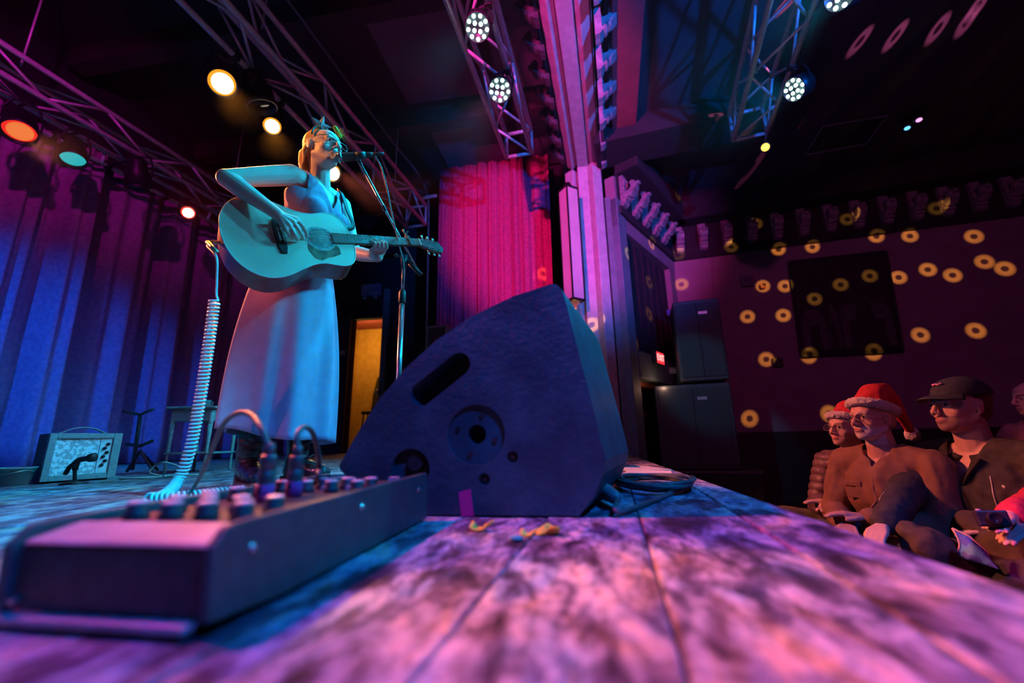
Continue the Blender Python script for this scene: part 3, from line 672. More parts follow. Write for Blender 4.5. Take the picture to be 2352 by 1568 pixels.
build(MB().prism([(Y0 + .003, ZT0 - .001), (Y0 + .006, ZT0 + .003), (Y0 + .055, ZT0 + .0135), (Y0 + .055, ZT0 + .010)], (X0 + .016, 0, 0), MYZ, X1 - X0 - .032), 'arm_rest', mat('pale_arm_rest', (.52, .38, .40), rough=.5), mx, bevel=.0015, label='pale smooth arm rest strip')
build(MB().box(((X0 + X1) / 2, Y0 - .002, .010), (X1 - X0 - .03, .016, .008)), 'front_lip', mat('lip_grey', (.4, .36, .38), rough=.5), mx, bevel=.002)
for (yy, zz) in ((Y0 + .045, .068), (Y0 + .27, .074), (Y1 - .06, .074)):
    build(MB().lathe([(0, .004), (.003, .0035), (.0055, .001), (.0055, -.001), (0, -.001)], (X1 + .0005, yy, zz), frame((1, 0, 0)), 14), 'screw', mat('bright_screw', (.55, .6, .62), rough=.25, metal=.9), mx)
build(MB().lathe([(0, .004), (.003, .0035), (.0055, .001), (.0055, -.001), (0, -.001)], (X0 + .02, Y0 + .004, .024), frame((0, -1, 0)), 14), 'screw', MATS['bright_screw'], mx)
for x in (X0 + .03, X1 - .03):
    for y in (Y0 + .04, Y1 - .04): build(MB().cyl((x, y, 0), (x, y, .014), .012, .010), 'rubber_foot', M_black, mx)
kn = MB().lathe([(.0135, 0), (.0135, .005), (.0115, .008), (.0105, .017), (.0095, .0185), (0, .0185)], n=18).mesh('knob', smooth=True); kn.materials.append(mat('knob_black', (.05, .05, .06), rough=.4))
kc = MB().lathe([(.0112, .0172), (.0112, .0195), (.0085, .0208), (0, .0210)], n=18).mesh('knob_cap', smooth=True); kc.materials.append(mat('knob_cap_pale', (.75, .60, .62), rough=.4))
def top(y): return ZT0 + .010 + (ZT1 - .010 - ZT0 - .010) * (y - Y0 - .055) / (Y1 - .006 - Y0 - .055)
for r_ in range(7):
    y = Y0 + .088 + r_ * .052
    for c_ in range(4):
        x = X0 + .050 + c_ * .050
        if r_ in (2, 3, 4) and c_ in (1, 2, 3): continue
        k = piece('knob', kn, mx, (x, y, top(y)))
        piece('knob_cap', kc, k, Vector((x, y, top(y)))).location = (0, 0, 0)
bt_ = MB().box((0, 0, .004), (.017, .011, .008)).mesh('push_button'); bt_.materials.append(MATS['knob_cap_pale'])
for r_ in range(6):
    for c_ in range(4):
        x = X0 + .075 + c_ * .050; y = Y0 + .114 + r_ * .052
        if x < X1 - .03 and not (r_ in (1, 2, 3, 4) and c_ in (0, 1, 2)): piece('push_button', bt_, mx, (x, y, top(y)))
fd = MB().box((0, 0, .008), (.020, .011, .012)).mesh('fader_cap'); fd.materials.append(MATS['knob_cap_pale'])
for c_ in range(4):
    x = X0 + .06 + c_ * .05; y = Y1 - .10 + .012 * (c_ % 2); build(MB().box((x, y, top(y) + .0006), (.004, .06, .001)), 'fader_slot', M_black, mx); piece('fader_cap', fd, mx, (x, y, top(y)))
# two cable connectors standing in the desk
M_xlr = mat('connector_metal', (.10, .11, .12), (.14, .15, .16), .35, .6, scale=40)
M_xring = mat('connector_sleeve', (.75, .1, .42), (.7, .08, .4), .4, scale=30)
def xlr(px, py, hh, lab, path):
    y = path[0]; b = Vector((0, 0, 0)); bx = AY(px, py, y); z0 = top(y) - .001; b = Vector((bx.x, y, z0))
    o = thing('cable_connector', b, lab, 'connector', 'connectors plugged into the mixing desk')
    build(MB().lathe([(.0128, 0), (0.0128, hh * .36), (0.0122, hh * .38)], b, None, 20), 'sleeve', M_xring, o, True)
    build(MB().lathe([(0.0122, hh * .36), (0.0124, hh * .40), (0.0124, hh * .62), (0.0112, hh * .64), (0.0112, hh * .70), (0.0120, hh * .72), (0.0120, hh * .97), (0.0104, hh), (.004, hh)], b, None, 20), 'shell', M_xlr, o, True)
    build(MB().box(b + Vector((0, -.0128, hh * .28)), (.006, .003, .012)), 'latch', M_steel, o, bevel=.001)
    build(MB().lathe([(0.0081, hh * .98), (0.0076, hh * 1.18), (0.0055, hh * 1.25), (0, hh * 1.25)], b, None, 14), 'boot', M_cab, o, True)
    pts = [b + Vector((0, 0, hh * 1.1))] + [Vector(q) for q in path[1]]
    build(MB().tube(catmull(pts, 8), .0050, 8), 'cable', M_cab, o, True)
    return o
yA, yB = Y0 + .225, Y0 + .285
bA = AY(609, 1130, yA); bB = AY(676, 1118, yB)
xlr(609, 1128, .072, 'connector nearer the singer\'s boot with a high arched cable', (yA, [AY(600, 985, yA), AY(578, 953, yA + .03), AY(548, 948, yA + .07), AY(515, 972, yA + .13), AY(490, 1025, yA + .22), AY(462, 1090, yA + .33), AZ(430, 1140, .01), AZ(412, 1150, .006), AZ(380, 1160, .006)]))
xlr(676, 1117, .068, 'connector nearer the wedge with a short arched cable', (yB, [AY(683, 1000, yB), AY(697, 981, yB + .02), AY(716, 990, yB + .05), AY(729, 1030, yB + .09), AY(733, 1075, yB + .13), AY(728, 1100, yB + .17), AZ(715, 1112, .008), AZ(680, 1122, .006)]))
# booklets and bottle behind the desk
random.seed(2)
for k in range(5):
    p = AZ(762, 1112, 0) + Vector((.0, .05, 0)); build(MB().box((p.x + random.uniform(-.006, .006), p.y + random.uniform(-.01, .01), .005 + .0085 * k), (.13, .14, .0075), RZ(.2 + random.uniform(-.08, .08))), 'booklet', mat('booklet_paper' if k % 2 else 'booklet_cover', (.7, .72, .7) if k % 2 else (.2, .45, .46), rough=.5, scale=8), label=['lowest booklet of the pile behind the mixing desk', 'second booklet from the bottom of the small pile', 'middle booklet of the small pile behind the desk', 'fourth booklet up in the small pile', 'topmost booklet of the pile behind the mixing desk'][k], cat='booklet', group='pile of booklets behind the desk', bevel=.0008)
p = AZ(812, 1078, 0); p.z = 0; p = p + Vector((-.02, .10, 0))
zt = PL(812, 992, p, Vector((p.x, p.y, 0)).normalized()).z
o = thing('water_bottle', p, 'plastic water bottle with white cap behind the wedge', 'bottle')
build(MB().lathe([(0, 0), (.03, 0), (.033, .01), (.033, zt * .62), (.028, zt * .74), (.013, zt * .86), (.013, zt * .9), (0, zt * .9)], p, None, 20), 'bottle_body', mat('clear_blue_plastic', (.25, .5, .65), rough=.12, spec=.6), o, True)
build(MB().lathe([(.0155, zt * .885), (.016, zt * .9), (.016, zt * .985), (.012, zt), (0, zt)], p, None, 20), 'cap', mat('white_plastic', (.85, .82, .8), rough=.4), o, True)

# ------------------------------------------------------------------ guitar
GT = CAM + Vector((-1.311, 1.229, .785)); GA = Vector((.613, .745, .265)).normalized(); GV = Vector((-.389, -.007, .921)); GV = (GV - GA * GV.dot(GA)).normalized(); GN = GA.cross(GV).normalized()
def GX(s, v=0, n=0): return GT + GA * s + GV * v + GN * n
def GP(x, y, off=0): return PL(x, y, GT + GN * off, GN)
GM = Matrix((GA, GV, GN)).transposed()
hw = [(0, 0), (.006, .06), (.022, .112), (.05, .157), (.09, .190), (.135, .203), (.19, .194), (.25, .165), (.305, .140), (.355, .134), (.40, .143), (.435, .147), (.468, .135), (.492, .102), (.504, .055), (.508, 0)]
cv = [(p.x, p.y) for p in catmull([Vector((s, w_, 0)) for s, w_ in hw], 4)]
gout = cv + [(s, -w_) for s, w_ in reversed(cv[1:-1])]
gt = thing('acoustic_guitar', GX(.25, 0, -.05), 'acoustic guitar with a pale top held by the singer', 'guitar')
M_spruce = mat('spruce_top', (.74, .66, .52), (.68, .60, .46), .4, scale=6, stretch=(1, 1, 1), coat=.3)
M_mahog = mat('mahogany_side', (.32, .12, .09), (.24, .09, .07), .35, scale=8, stretch=(1, 6, 6), coat=.3)
M_ebony = mat('ebony', (.03, .025, .03), (.05, .04, .045), .4, scale=30)
M_neck = mat('neck_wood', (.40, .22, .14), (.33, .18, .11), .4, scale=12)
M_bind = mat('pale_binding', (.85, .82, .74), rough=.4); M_string = mat('string_steel', (.75, .75, .72), rough=.25, metal=.9)
gb = boolean(MB().prism(gout, GX(0, 0, -.112), GM, .108), [MB().cyl(GX(.365, 0, -.09), GX(.365, 0, .02), .0505, n=40)])
gb.materials.append(M_mahog); shift(gb, ORG[gt]); link('body', gb, gt, bevel=.003)
tb = boolean(MB().prism([(s * .998 + .0005, w_ * 1.0) for s, w_ in gout], GX(0, 0, -.0038), GM, .0038), [MB().cyl(GX(.365, 0, -.09), GX(.365, 0, .02), .0505, n=40)])
tb.materials.append(M_spruce); shift(tb, ORG[gt]); so = link('soundboard', tb, gt)
bd = MB().tube([GX(s, w_ * 1.002, -.001) for s, w_ in gout] + [GX(*gout[0], -.001)], .0028, 6, False); build(bd, 'binding', M_bind, gt, True)
for rr, th in ((.0575, .0042), (.0655, .0016)):
    build(MB().lathe([(rr - th, .0), (rr - th, .0008), (rr + th, .0008), (rr + th, .0)], GX(.365, 0, 0), GM, 48), 'rosette', M_bind if th < .002 else mat('rosette_inlay', (.45, .5, .48), (.2, .2, .22), .4, scale=80), gt)
# bridge with pins, pick guard
bp = [(-.014, -.088), (.006, -.090), (.014, -.06), (.016, -.03), (.016, .03), (.014, .06), (.006, .090), (-.014, .088), (-.020, .05), (-.022, 0), (-.020, -.05)]
br = build(MB().prism([(.205 + a_, b_) for a_, b_ in bp], GX(0, 0, 0), GM, .008), 'bridge', M_ebony, gt, bevel=.002)
for k in range(6):
    v = -.026 + .0104 * k; build(MB().lathe([(.003, 0), (.0035, .005), (.003, .008), (0, .0085)], GX(.198, v, .008), GM, 10), 'bridge_pin', M_bind, gt)
build(MB().box(GX(.214, 0, .009), (.003, .074, .006), GM), 'saddle', M_bind, gt)
pg = [(.305, -.030), (.30, -.062), (.318, -.108), (.345, -.118), (.37, -.105), (.40, -.098), (.432, -.085), (.434, -.052), (.425, -.038)]
for k in range(9):
    a_ = math.radians(-25 - 100 * k / 8 + 0); pg.append((.365 + .0675 * math.cos(a_), .0675 * math.sin(a_)))
build(MB().prism([(p.x, p.y) for p in [Vector((q[0], q[1], 0)) for q in pg]], GX(0, 0, .0002), GM, .0016), 'pickguard', mat('tortoise_guard', (.16, .10, .08), (.32, .2, .14), .25, scale=25), gt)
# neck, fretboard, frets, nut
def slab(s0, s1, w0, w1, n0, n1, mb=None):
    mb = mb or MB(); vs = [GX(s0, -w0, n0), GX(s0, w0, n0), GX(s1, w1, n0), GX(s1, -w1, n0), GX(s0, -w0, n1), GX(s0, w0, n1), GX(s1, w1, n1), GX(s1, -w1, n1)]
    return mb.add(vs, [(0, 3, 2, 1), (4, 5, 6, 7), (0, 1, 5, 4), (1, 2, 6, 5), (2, 3, 7, 6), (3, 0, 4, 7)])
build(slab(.418, .865, .0285, .0215, .0005, .0062), 'fretboard', mat('rosewood_board', (.16, .09, .07), (.11, .06, .05), .45, scale=30), gt, bevel=.001)
nk = MB()
for i in range(24):
    s0 = .47 + .40 * i / 23
def nf(u, v):
    s = .49 + .385 * u; wv = .028 - .0068 * (s - .42) / .445; a_ = math.pi * v; dpt = .024 + (.03 * max(0, (.54 - s) / .05) ** 1.5)
    return GX(s, wv * math.cos(a_), .001 - dpt * math.sin(a_))
build(MB().grid(nf, 24, 14), 'neck', M_neck, gt, True)
frt = .648
for k in range(1, 21):
    s = .865 - frt * (1 - 2 ** (-k / 12))
    if s > .42:
        wv = .0285 - .007 * (s - .418) / .447; build(MB().box(GX(s, 0, .0066), (.0022, wv * 2, .0014), GM), 'fret', M_string, gt)
build(MB().box(GX(.867, 0, .0055), (.005, .043, .009), GM), 'nut', M_bind, gt)
# headstock leaning back, tuners
HA = (GA * math.cos(R(14)) - GN * math.sin(R(14))); HN = HA.cross(GV).normalized(); HM = Matrix((HA, GV, HN)).transposed(); HO = GX(.869, 0, .003)
build(MB().prism([(0, -.0215), (.02, -.028), (.06, -.034), (.15, -.037), (.168, -.012), (.172, 0), (.168, .012), (.15, .037), (.06, .034), (.02, .028), (0, .0215)], HO - HN * .016, HM, .016), 'headstock', M_neck, gt, bevel=.002)
build(MB().prism([(.001, -.0205), (.02, -.027), (.06, -.033), (.148, -.036), (.170, 0), (.148, .036), (.06, .033), (.02, .027), (.001, .0205)], HO, HM, .0015), 'headstock_face', M_ebony, gt)
for k in range(3):
    for sg in (-1, 1):
        q = HO + HA * (.045 + .04 * k) + GV * sg * .024
        pgm = build(MB().cyl(q, q + HN * .014, .0032, .003, 10), 'tuner_post', M_string, gt)
        q2 = HO + HA * (.045 + .04 * k) + GV * sg * .036 - HN * .008
        build(MB().cyl(q2, q2 + GV * sg * .012, .003, n=8).ell(q2 + GV * sg * .020, (.0085, .009, .005), HM, 12, 8), 'tuner_button', M_string, gt, True)
for k in range(6):
    v0 = -.0265 + .0106 * k; v1 = -.0175 + .007 * k; pk = k if k < 3 else 5 - k; sg = -1 if k < 3 else 1
    pt = HO + HA * (.045 + .04 * pk) + GV * sg * .024 + HN * .007
    build(MB().tube([GX(.199, v0, .012), GX(.214, v0, .0125), GX(.867, v1, .0102), pt], .0009 - .00007 * k, 5), 'string', M_string, gt)
# capo
q = GX(.805, 0, .013)
build(MB().box(q, (.012, .056, .008), GM), 'capo', M_steel, gt, bevel=.002)
build(MB().tube([GX(.805, .03, .012), GX(.807, .045, .002), GX(.802, .058, .0), GX(.797, .078, .006)], .005, 8).tube([GX(.807, .03, -.01), GX(.809, .045, -.012), GX(.816, .062, -.004), GX(.822, .070, .006)], .0055, 8), 'capo_handle', M_steel, gt, True)
build(MB().cyl(GX(.002, 0, -.055), GX(-.022, 0, -.055), .0075, .010, 12), 'end_pin', M_string, gt)
strapm = mat('leather_strap', (.012, .01, .012), rough=.6)

# ------------------------------------------------------------------ coiled lead from the guitar to the floor
JK = GX(-.02, 0, -.055)
j0 = AD(497, 560, (JK - CAM).dot(fwd)); 
cpt = [AD(493, 690, 1.50), AD(478, 800, 1.49), AD(459, 920, 1.475), AD(437, 1030, 1.45), AD(408, 1105, 1.42), AZ(372, 1140, .022), AZ(340, 1146, .022)]
floorp = [AZ(340, 1146, .022), AZ(420, 1141, .022), AZ(500, 1133, .022), AZ(560, 1127, .022)]
def helix(pts, rad, pitch, r, n=6):
    path = catmull(pts, 30); L = [0]
    for a_, b_ in zip(path, path[1:]): L.append(L[-1] + (b_ - a_).length)
    out = []; turns = L[-1] / pitch; N = int(turns * 12); j = 0; px_ = Vector((1, 0, 0))
    for i in range(N + 1):
        l = L[-1] * i / N
        while j < len(L) - 2 and L[j + 1] < l: j += 1
        t = (l - L[j]) / max(L[j + 1] - L[j], 1e-9); p = path[j].lerp(path[j + 1], t); d = (path[min(j + 1, len(path) - 1)] - path[max(j - 1, 0)]).normalized()
        m = frame(d, px_); px_ = m.col[0].copy(); a_ = 2 * math.pi * l / pitch
        out.append(p + m @ Vector((rad * math.cos(a_), rad * math.sin(a_), 0)))
    return out
M_coil = mat('pale_coil_lead', (.82, .50, .56), (.74, .44, .50), .4, scale=20)
lead = thing('guitar_lead', AZ(340, 1146), 'pale coiled guitar lead hanging from the guitar to the floor', 'cable')
build(MB().tube(helix(cpt[:-1] + [cpt[-1]], .0155, .0135, .0042), .0044, 6), 'hanging_coil', M_coil, lead, True)
build(MB().tube(helix(floorp, .0150, .0125, .0042), .0044, 6), 'floor_coil', M_coil, lead, True)
build(MB().tube(catmull([JK, JK + Vector((-.012, -.01, -.02)), AD(497, 590, 1.5), AD(498, 640, 1.5), AD(497, 675, 1.5), helix(cpt, .0155, .0135, .004)[0]], 8), .0042, 8), 'straight_lead', M_coil, lead, True)
build(MB().cyl(JK + GA * .012, JK - GA * .02, .008, n=12).cyl(JK - GA * .018, AD(498, 578, 1.5), .0085, .006, 12), 'jack_plug', mat('jack_brass', (.6, .42, .3), rough=.3, metal=.6), lead, True)
strip_pts = [AZ(545, 1128, .012), AZ(640, 1119, .01)]


# ------------------------------------------------------------------ bodies
def head_frame(f, tilt=0.0):
    """columns: side, forward, up"""
    f = Vector(f).normalized(); s = f.cross(Vector((0, 0, 1))).normalized(); u = s.cross(f)
    if tilt: q = Matrix.Rotation(tilt, 3, f); s, u = q @ s, q @ u
    return Matrix((s, f, u)).transposed()
def head_prims(mb, O, M, k=1.0, fem=False, nose=1.0, jaw=1.0, ears=True):
    P = lambda x, y, z: O + M @ (Vector((x, y, z)) * k)
    E = lambda c, r: mb.ell(P(*c), tuple(v * k for v in r), M, 20, 14)
    Cp = lambda a, b, r0, r1: mb.cap(P(*a), P(*b), r0 * k, r1 * k)
    E((0, -.014, .032), (.074, .093, .083)); E((0, .020, -.024), (.061 if fem else .066, .066, .086)); E((0, .030, -.066), (.053 * (.84 if fem else jaw), .057, .046)); E((0, .045, .045), (.058, .04, .045))
    j = .9 if fem else jaw
    E((0, .066, -.092), (.024 * j, .024, .020)); E((0, .05, -.078), (.040 * j, .038, .032))
    for s in (-1, 1):
        Cp((s * .050 * j, -.002, -.050), (s * .018 * j, .058, -.088), .021, .019); E((s * .038, .055, -.028), (.024, .023, .026))
        Cp((s * .012, .090, .021), (s * .042, .074, .022), .0095 if not fem else .007, .009)
        E((s * .0125 * nose, .100, -.037), (.0085 * nose, .010, .0075))
        E((s * .033, .074, -.001), (.017, .014, .013))
        if ears:
            E((s * .076, -.010, -.006), (.007, .017, .029)); Cp((s * .080, -.018, .018), (s * .078, -.004, -.03), .006, .006)
    Cp((0, .092, .012), (0, .1105 + .004 * (nose - 1), -.029), .0085 * nose, .0115 * nose)
    E((0, .086, -.062), (.024, .010, .016)); Cp((-.016, .0905, -.0585), (.016, .0905, -.0585), .0042, .0042); E((0, .0950, -.0570), (.012, .0055, .0042)); E((0, .0935, -.0670), (.012, .0060, .0052))
    return P
def finger(mb, pts, r=.0082): mb.limb(pts, [r * 1.05, r, r * .92, r * .8][:len(pts)])
def tone_skin(me, O, M, k, fn, dents=(), vox=.0055):
    """colour attribute and small pushes (eye sockets, hair line) in the head's own axes"""
    Mi = M.inverted(); bm = bmesh.new(); bm.from_mesh(me); hd, soft = [], []
    for v in bm.verts:
        q = Mi @ (v.co - O) / k
        if abs(q.x) < .12 and abs(q.y) < .14 and -.13 < q.z < .13:
            hd.append(v)
            if abs(q.x) < .072 and not (q.y > .080 and abs(q.x) < .026 and -.075 < q.z < .02): soft.append(v)
    for _ in range(2): bmesh.ops.smooth_vert(bm, verts=hd, factor=.5, use_axis_x=True, use_axis_y=True, use_axis_z=True)
    for _ in range(int(9 * (.0055 / vox))): bmesh.ops.smooth_vert(bm, verts=soft, factor=.5, use_axis_x=True, use_axis_y=True, use_axis_z=True)
    bm.to_mesh(me); bm.free(); col = me.color_attributes.new('tone', 'FLOAT_COLOR', 'POINT')
    for v in me.vertices:
        q = Mi @ (v.co - O) / k
        for c, r, d in dents:
            w_ = (q - Vector(c)).length / r
            if w_ < 1: v.co += M @ (Vector(d) * k * (1 - w_ * w_) ** 2)
        col.data[v.index].color = (*fn(q), 1)
EYES = [((s * .033, .086, .002), .017, (0, -.0065, 0)) for s in (-1, 1)] + [((s * .036, .088, -.060), .010, (0, -.003, 0)) for s in (-1, 1)] + [((0, .099, -.062), .009, (0, -.0035, 0))]
M_skin = attr_mat('skin', .48, .12)
M_eyew = mat('eye_white', (.75, .72, .70), rough=.15); M_iris = mat('eye_iris', (.06, .05, .05), rough=.1)
def eyes(O, M, k, parent, look=(0, 1, 0)):
    for s in (-1, 1):
        c = O + M @ (Vector((s * .033, .0775, .0015)) * k); d = (M @ Vector(look)).normalized()
        e = build(MB().ell(c, .0104 * k, None, 14, 10), 'eye', M_eyew, parent, True)
        build(MB().lathe([(0, .0108 * k), (.003 * k, .0106 * k), (.0070 * k, .0084 * k)], c, frame(d), 12), 'iris', M_iris, e, True)
def glasses(O, M, k, parent, m, w_=.025, h=.019, cat_eye=False):
    P = lambda x, y, z: O + M @ (Vector((x, y, z)) * k); mb = MB()
    for s in (-1, 1):
        ring = []
        for i in range(25):
            a = 2 * math.pi * i / 24; x = w_ * math.cos(a); z = h * math.sin(a); 
            if cat_eye and z > 0: z += .012 * max(0, math.cos(a)) * math.sin(a); 
            ring.append(P(s * (.034 + x), .108 - .25 * abs(.034 + x) ** 1.0 * .35, z - .001))
        mb.tube(ring, .0017 * k, 6, False)
        mb.tube([P(s * (.034 + w_), .100, .004), P(s * .078, .06, .008), P(s * .082, -.01, .010)], .0016 * k, 6)
    mb.tube([P(-.010, .112, .003), P(0, .116, .006), P(.010, .112, .003)], .0017 * k, 6)
    return build(mb, 'glasses', m, parent, True)
def folds(me, amp, sc_, seed=0.0, stretch=(1, 1, 1), amp2=0.0, sc2=40):
    me.update(); n = [v.normal.copy() for v in me.vertices]
    for v in me.vertices:
        q = Vector((v.co.x * stretch[0], v.co.y * stretch[1], v.co.z * stretch[2]))
        a = noise.noise(q * sc_ + Vector((seed, seed, 0))); r_ = 1 - abs(noise.noise(q * sc_ * 1.7 + Vector((0, seed, 5)))) * 2
        v.co += n[v.index] * (amp * (.6 * a + .5 * r_ - .3) + (amp2 * noise.noise(q * sc2) if amp2 else 0))
def cull(me, keep):
    bm = bmesh.new(); bm.from_mesh(me); bmesh.ops.delete(bm, geom=[f for f in bm.faces if not keep(f.calc_center_median())], context='FACES')
    bd_ = [v for v in bm.verts if v.is_boundary]
    for _ in range(12):
        new = {}
        for v in bd_:
            nb_ = [e.other_vert(v).co for e in v.link_edges if e.is_boundary]
            if len(nb_) == 2: new[v] = v.co * .4 + (nb_[0] + nb_[1]) * .3
        for v, c in new.items(): v.co = c
    bm.to_mesh(me); bm.free(); return me
def put(me, name, m, parent, smooth=True, thick=0.0, label=None):
    me.name = name; me.materials.clear(); me.materials.append(m); shift(me, ORG[parent])
    if smooth: me.polygons.foreach_set('use_smooth', [True] * len(me.polygons))
    o = link(name, me, parent, label=label)
    if thick: s = o.modifiers.new('t', 'SOLIDIFY'); s.thickness = thick; s.offset = 1
    return o

# ------------------------------------------------------------------ the singer
S0 = Vector((-1.30, 1.56, 0)); SC = -S0.normalized()
def J(x, y, t=0.0): return PL(x, y, S0 + SC * t, SC)
sg = thing('person', (-1.29, 1.62, 0), 'singer in a pale sleeveless dress playing guitar at the microphone', 'person')
HO_ = Vector((-1.176, 1.585, 1.580)); HF = Vector((.95, -.30, .10)); HMx = head_frame(HF, R(-3)); HK = .98
NB = Vector((-1.215, 1.635, 1.428)); SHR = Vector((-1.245, 1.475, 1.378)); SHL = Vector((-1.185, 1.785, 1.40))
ELR = Vector((-1.36, 1.261, 1.228)); WRR = GP(640, 494, .058); ELL = Vector((-1.125, 1.83, 1.145)); WRL = GP(868, 590, -.055)
PEL = Vector((-1.29, 1.63, .95)); TF = Vector((.98, -.2, 0)).normalized(); TL = Vector((.2, .98, 0))
b = MB(); head_prims(b, HO_, HMx, HK, fem=True)
b.cap(HO_ + HMx @ Vector((0, -.022, -.06)), NB + Vector((0, 0, -.02)), .047, .052)
TM = Matrix((TL, TF, Vector((0, 0, 1)))).transposed()
b.cap(NB + Vector((0, 0, -.03)), SHR, .05, .047); b.cap(NB + Vector((0, 0, -.03)), SHL, .05, .047)
b.ell(NB + Vector((0, 0, -.14)) - TF * .01, (.135, .085, .14), TM); b.ell(NB + Vector((0, 0, -.28)), (.115, .08, .14), TM); b.ell(PEL, (.14, .10, .12), TM)
b.limb([SHR, SHR.lerp(ELR, .35), ELR], [.047, .044, .036]); b.limb([ELR, ELR.lerp(WRR, .3), WRR], [.037, .037, .024])
b.limb([SHL, ELL], [.046, .037]); b.limb([ELL, ELL.lerp(WRL, .3), WRL], [.038, .038, .025])
# strumming hand
kx = [GP(682, 504, .060), GP(674, 510, .066), GP(665, 517, .064), GP(657, 527, .056)]
for q in kx: b.cap(WRR, q, .018, .0115)
b.cap(kx[0], kx[3], .011, .010)
finger(b, [kx[0], GP(697, 521, .050), GP(704, 535, .030), GP(706, 543, .016)]); finger(b, [kx[1], GP(688, 530, .056), GP(695, 542, .034), GP(696, 549, .018)])
finger(b, [kx[2], GP(677, 537, .055), GP(683, 547, .034), GP(684, 551, .020)]); finger(b, [kx[3], GP(665, 540, .046), GP(670, 547, .03), GP(672, 550, .018)], .0075)
finger(b, [WRR.lerp(kx[0], .25), GP(664, 506, .030), GP(683, 520, .022), GP(694, 528, .018)], .0095)
# fretting hand: palm below and behind the neck, fingers over the strings
ns = (GP(866, 556, 0) - GT).dot(GA)
kn_ = [GX(ns + .030 - .019 * i, -.045 + .003 * i, -.028) for i in range(4)]
for q in kn_: b.cap(WRL, q, .020, .012)
b.cap(kn_[0], kn_[3], .012, .011)
for i, q in enumerate(kn_):
    s = ns + .028 - .020 * i
    finger(b, [q, GX(s + .004, -.050 + .002 * i, .012), GX(s, -.036, .030), GX(s - .004, -.014 + .006 * (i % 3), .015)], .0080)
finger(b, [WRL.lerp(kn_[0], .35), GX(ns + .012, -.012, -.040), GX(ns + .016, .014, -.036), GX(ns + .018, .034, -.026)], .0092)
FEET = {-1: Vector((-1.395, 1.60, 0)), 1: Vector((-1.29, 1.77, 0))}
# legs down to the boots
for sd, (fx, fy) in ((-1, (560, 1114)), (1, (672, 1098))):
    ft = FEET[sd] + Vector((0, 0, .06))
    b.limb([PEL + TL * .08 * sd - Vector((0, 0, .06)), FEET[sd].lerp(PEL, .25) + Vector((0, 0, .26)), ft + Vector((0, 0, .08))], [.085, .055, .035])
me = remesh(b, .0036, 1, 'body')
def tone(q):
    if q.y > .080 and abs(q.x) < .023 and -.075 < q.z < -.050: return (.62, .25, .26)
    if q.y > .06 and .020 < q.z - .10 * (abs(q.x) - .03) < .029 and .012 < abs(q.x) < .052: return (.42, .26, .18)
    if q.y > .05 and abs(q.x) > .014 and abs(q.x) < .055 and abs(q.z - .004) < .014: return (.46, .30, .28)  # eye sockets darkened: shade painted into the skin tone
    return (.80, .56, .48)
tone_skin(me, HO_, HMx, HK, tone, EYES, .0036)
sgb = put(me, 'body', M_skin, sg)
eyes(HO_, HMx, HK, sg)
# hair, drawn back, with a loose tail at the nape
M_hair = mat('strawberry_hair', (.62, .34, .13), (.48, .24, .08), .45, scale=160, stretch=(6, 1, 1), bump=.4, bscale=200)
hb = MB(); Ph = lambda x, y, z: HO_ + HMx @ (Vector((x, y, z)) * HK)
hb.ell(Ph(0, -.030, .047), (.080 * HK, .086 * HK, .077 * HK), HMx, 22, 16); hb.ell(Ph(0, -.055, .0), (.068, .055, .07), HMx)
hb.ell(Ph(.055, -.03, .03), (.024, .05, .05), HMx); hb.ell(Ph(-.055, -.03, .03), (.024, .05, .05), HMx)
for i in range(5): x = -.045 + .0225 * i; hb.limb([Ph(x, -.085, -.01), Ph(x * 1.1, -.085, -.075), Ph(x * 1.0 + .012, -.070, -.135 - .01 * (i % 2))], [.024, .018, .006])
hb.limb([Ph(.066, -.02, .02), Ph(.070, -.045, -.03), Ph(.06, -.06, -.09)], [.014, .012, .004])
hm = remesh(hb, .004, 2, 'hair'); folds(hm, .003, 60, 2, (1, 1, .15)); put(hm, 'hair', M_hair, sg)
# headband with star and tinsel tuft
M_starm = mat('teal_glitter_star', (.30, .60, .62), (.20, .46, .48), .35, scale=150, bump=.4, bscale=300)
arc = [Ph(.080 * math.sin(a), .012 + .006 * math.cos(a), .046 + .083 * math.cos(a)) for a in [R(-95 + 190 * i / 20) for i in range(21)]]
hbn = build(MB().tube(arc, .0048, 8), 'headband', mat('dark_band', (.05, .07, .07), rough=.6), sg, True)
sc_ = J(737, 288, .09); fz = (CAM - sc_).normalized(); fm = frame(fz, (.2, .1, 1)); st = []
for i in range(10):
    a = math.pi * i / 5 + .05; r_ = .052 if i % 2 == 0 else .021; st.append((r_ * math.cos(a), r_ * math.sin(a)))
n_ = len(st); stv = [sc_ + fm @ Vector((x, y, 0)) for x, y in st]
build(MB().add(stv + [sc_ + fz * .011, sc_ - fz * .011], [(i, (i + 1) % n_, n_) for i in range(n_)] + [((i + 1) % n_, i, n_ + 1) for i in range(n_)]), 'star', M_starm, hbn, label='teal glitter star')
build(MB().cyl(sc_ - fm.col[0] * .02, Ph(.01, .012, .130), .0022, n=6), 'star_stem', M_steel, hbn)
ts = J(776, 304, .10); td = (J(783, 318, .1) - J(768, 292, .1)).normalized(); random.seed(4)
build(MB().cap(ts - td * .024, ts + td * .022, .0105, .0095), 'tinsel_pad', mat('yellow_felt', (.80, .62, .05), (.6, .62, .06), .8, scale=90, bump=.5), hbn, True)
tm = MB()
for i in range(70):
    q = ts + td * random.uniform(-.02, .02); dv = (fm @ Vector((random.gauss(.25, .5), random.gauss(-.75, .45), random.gauss(.3, .4)))).normalized(); tm.cyl(q, q + dv * random.uniform(.018, .04), .0007, .0003, 4)
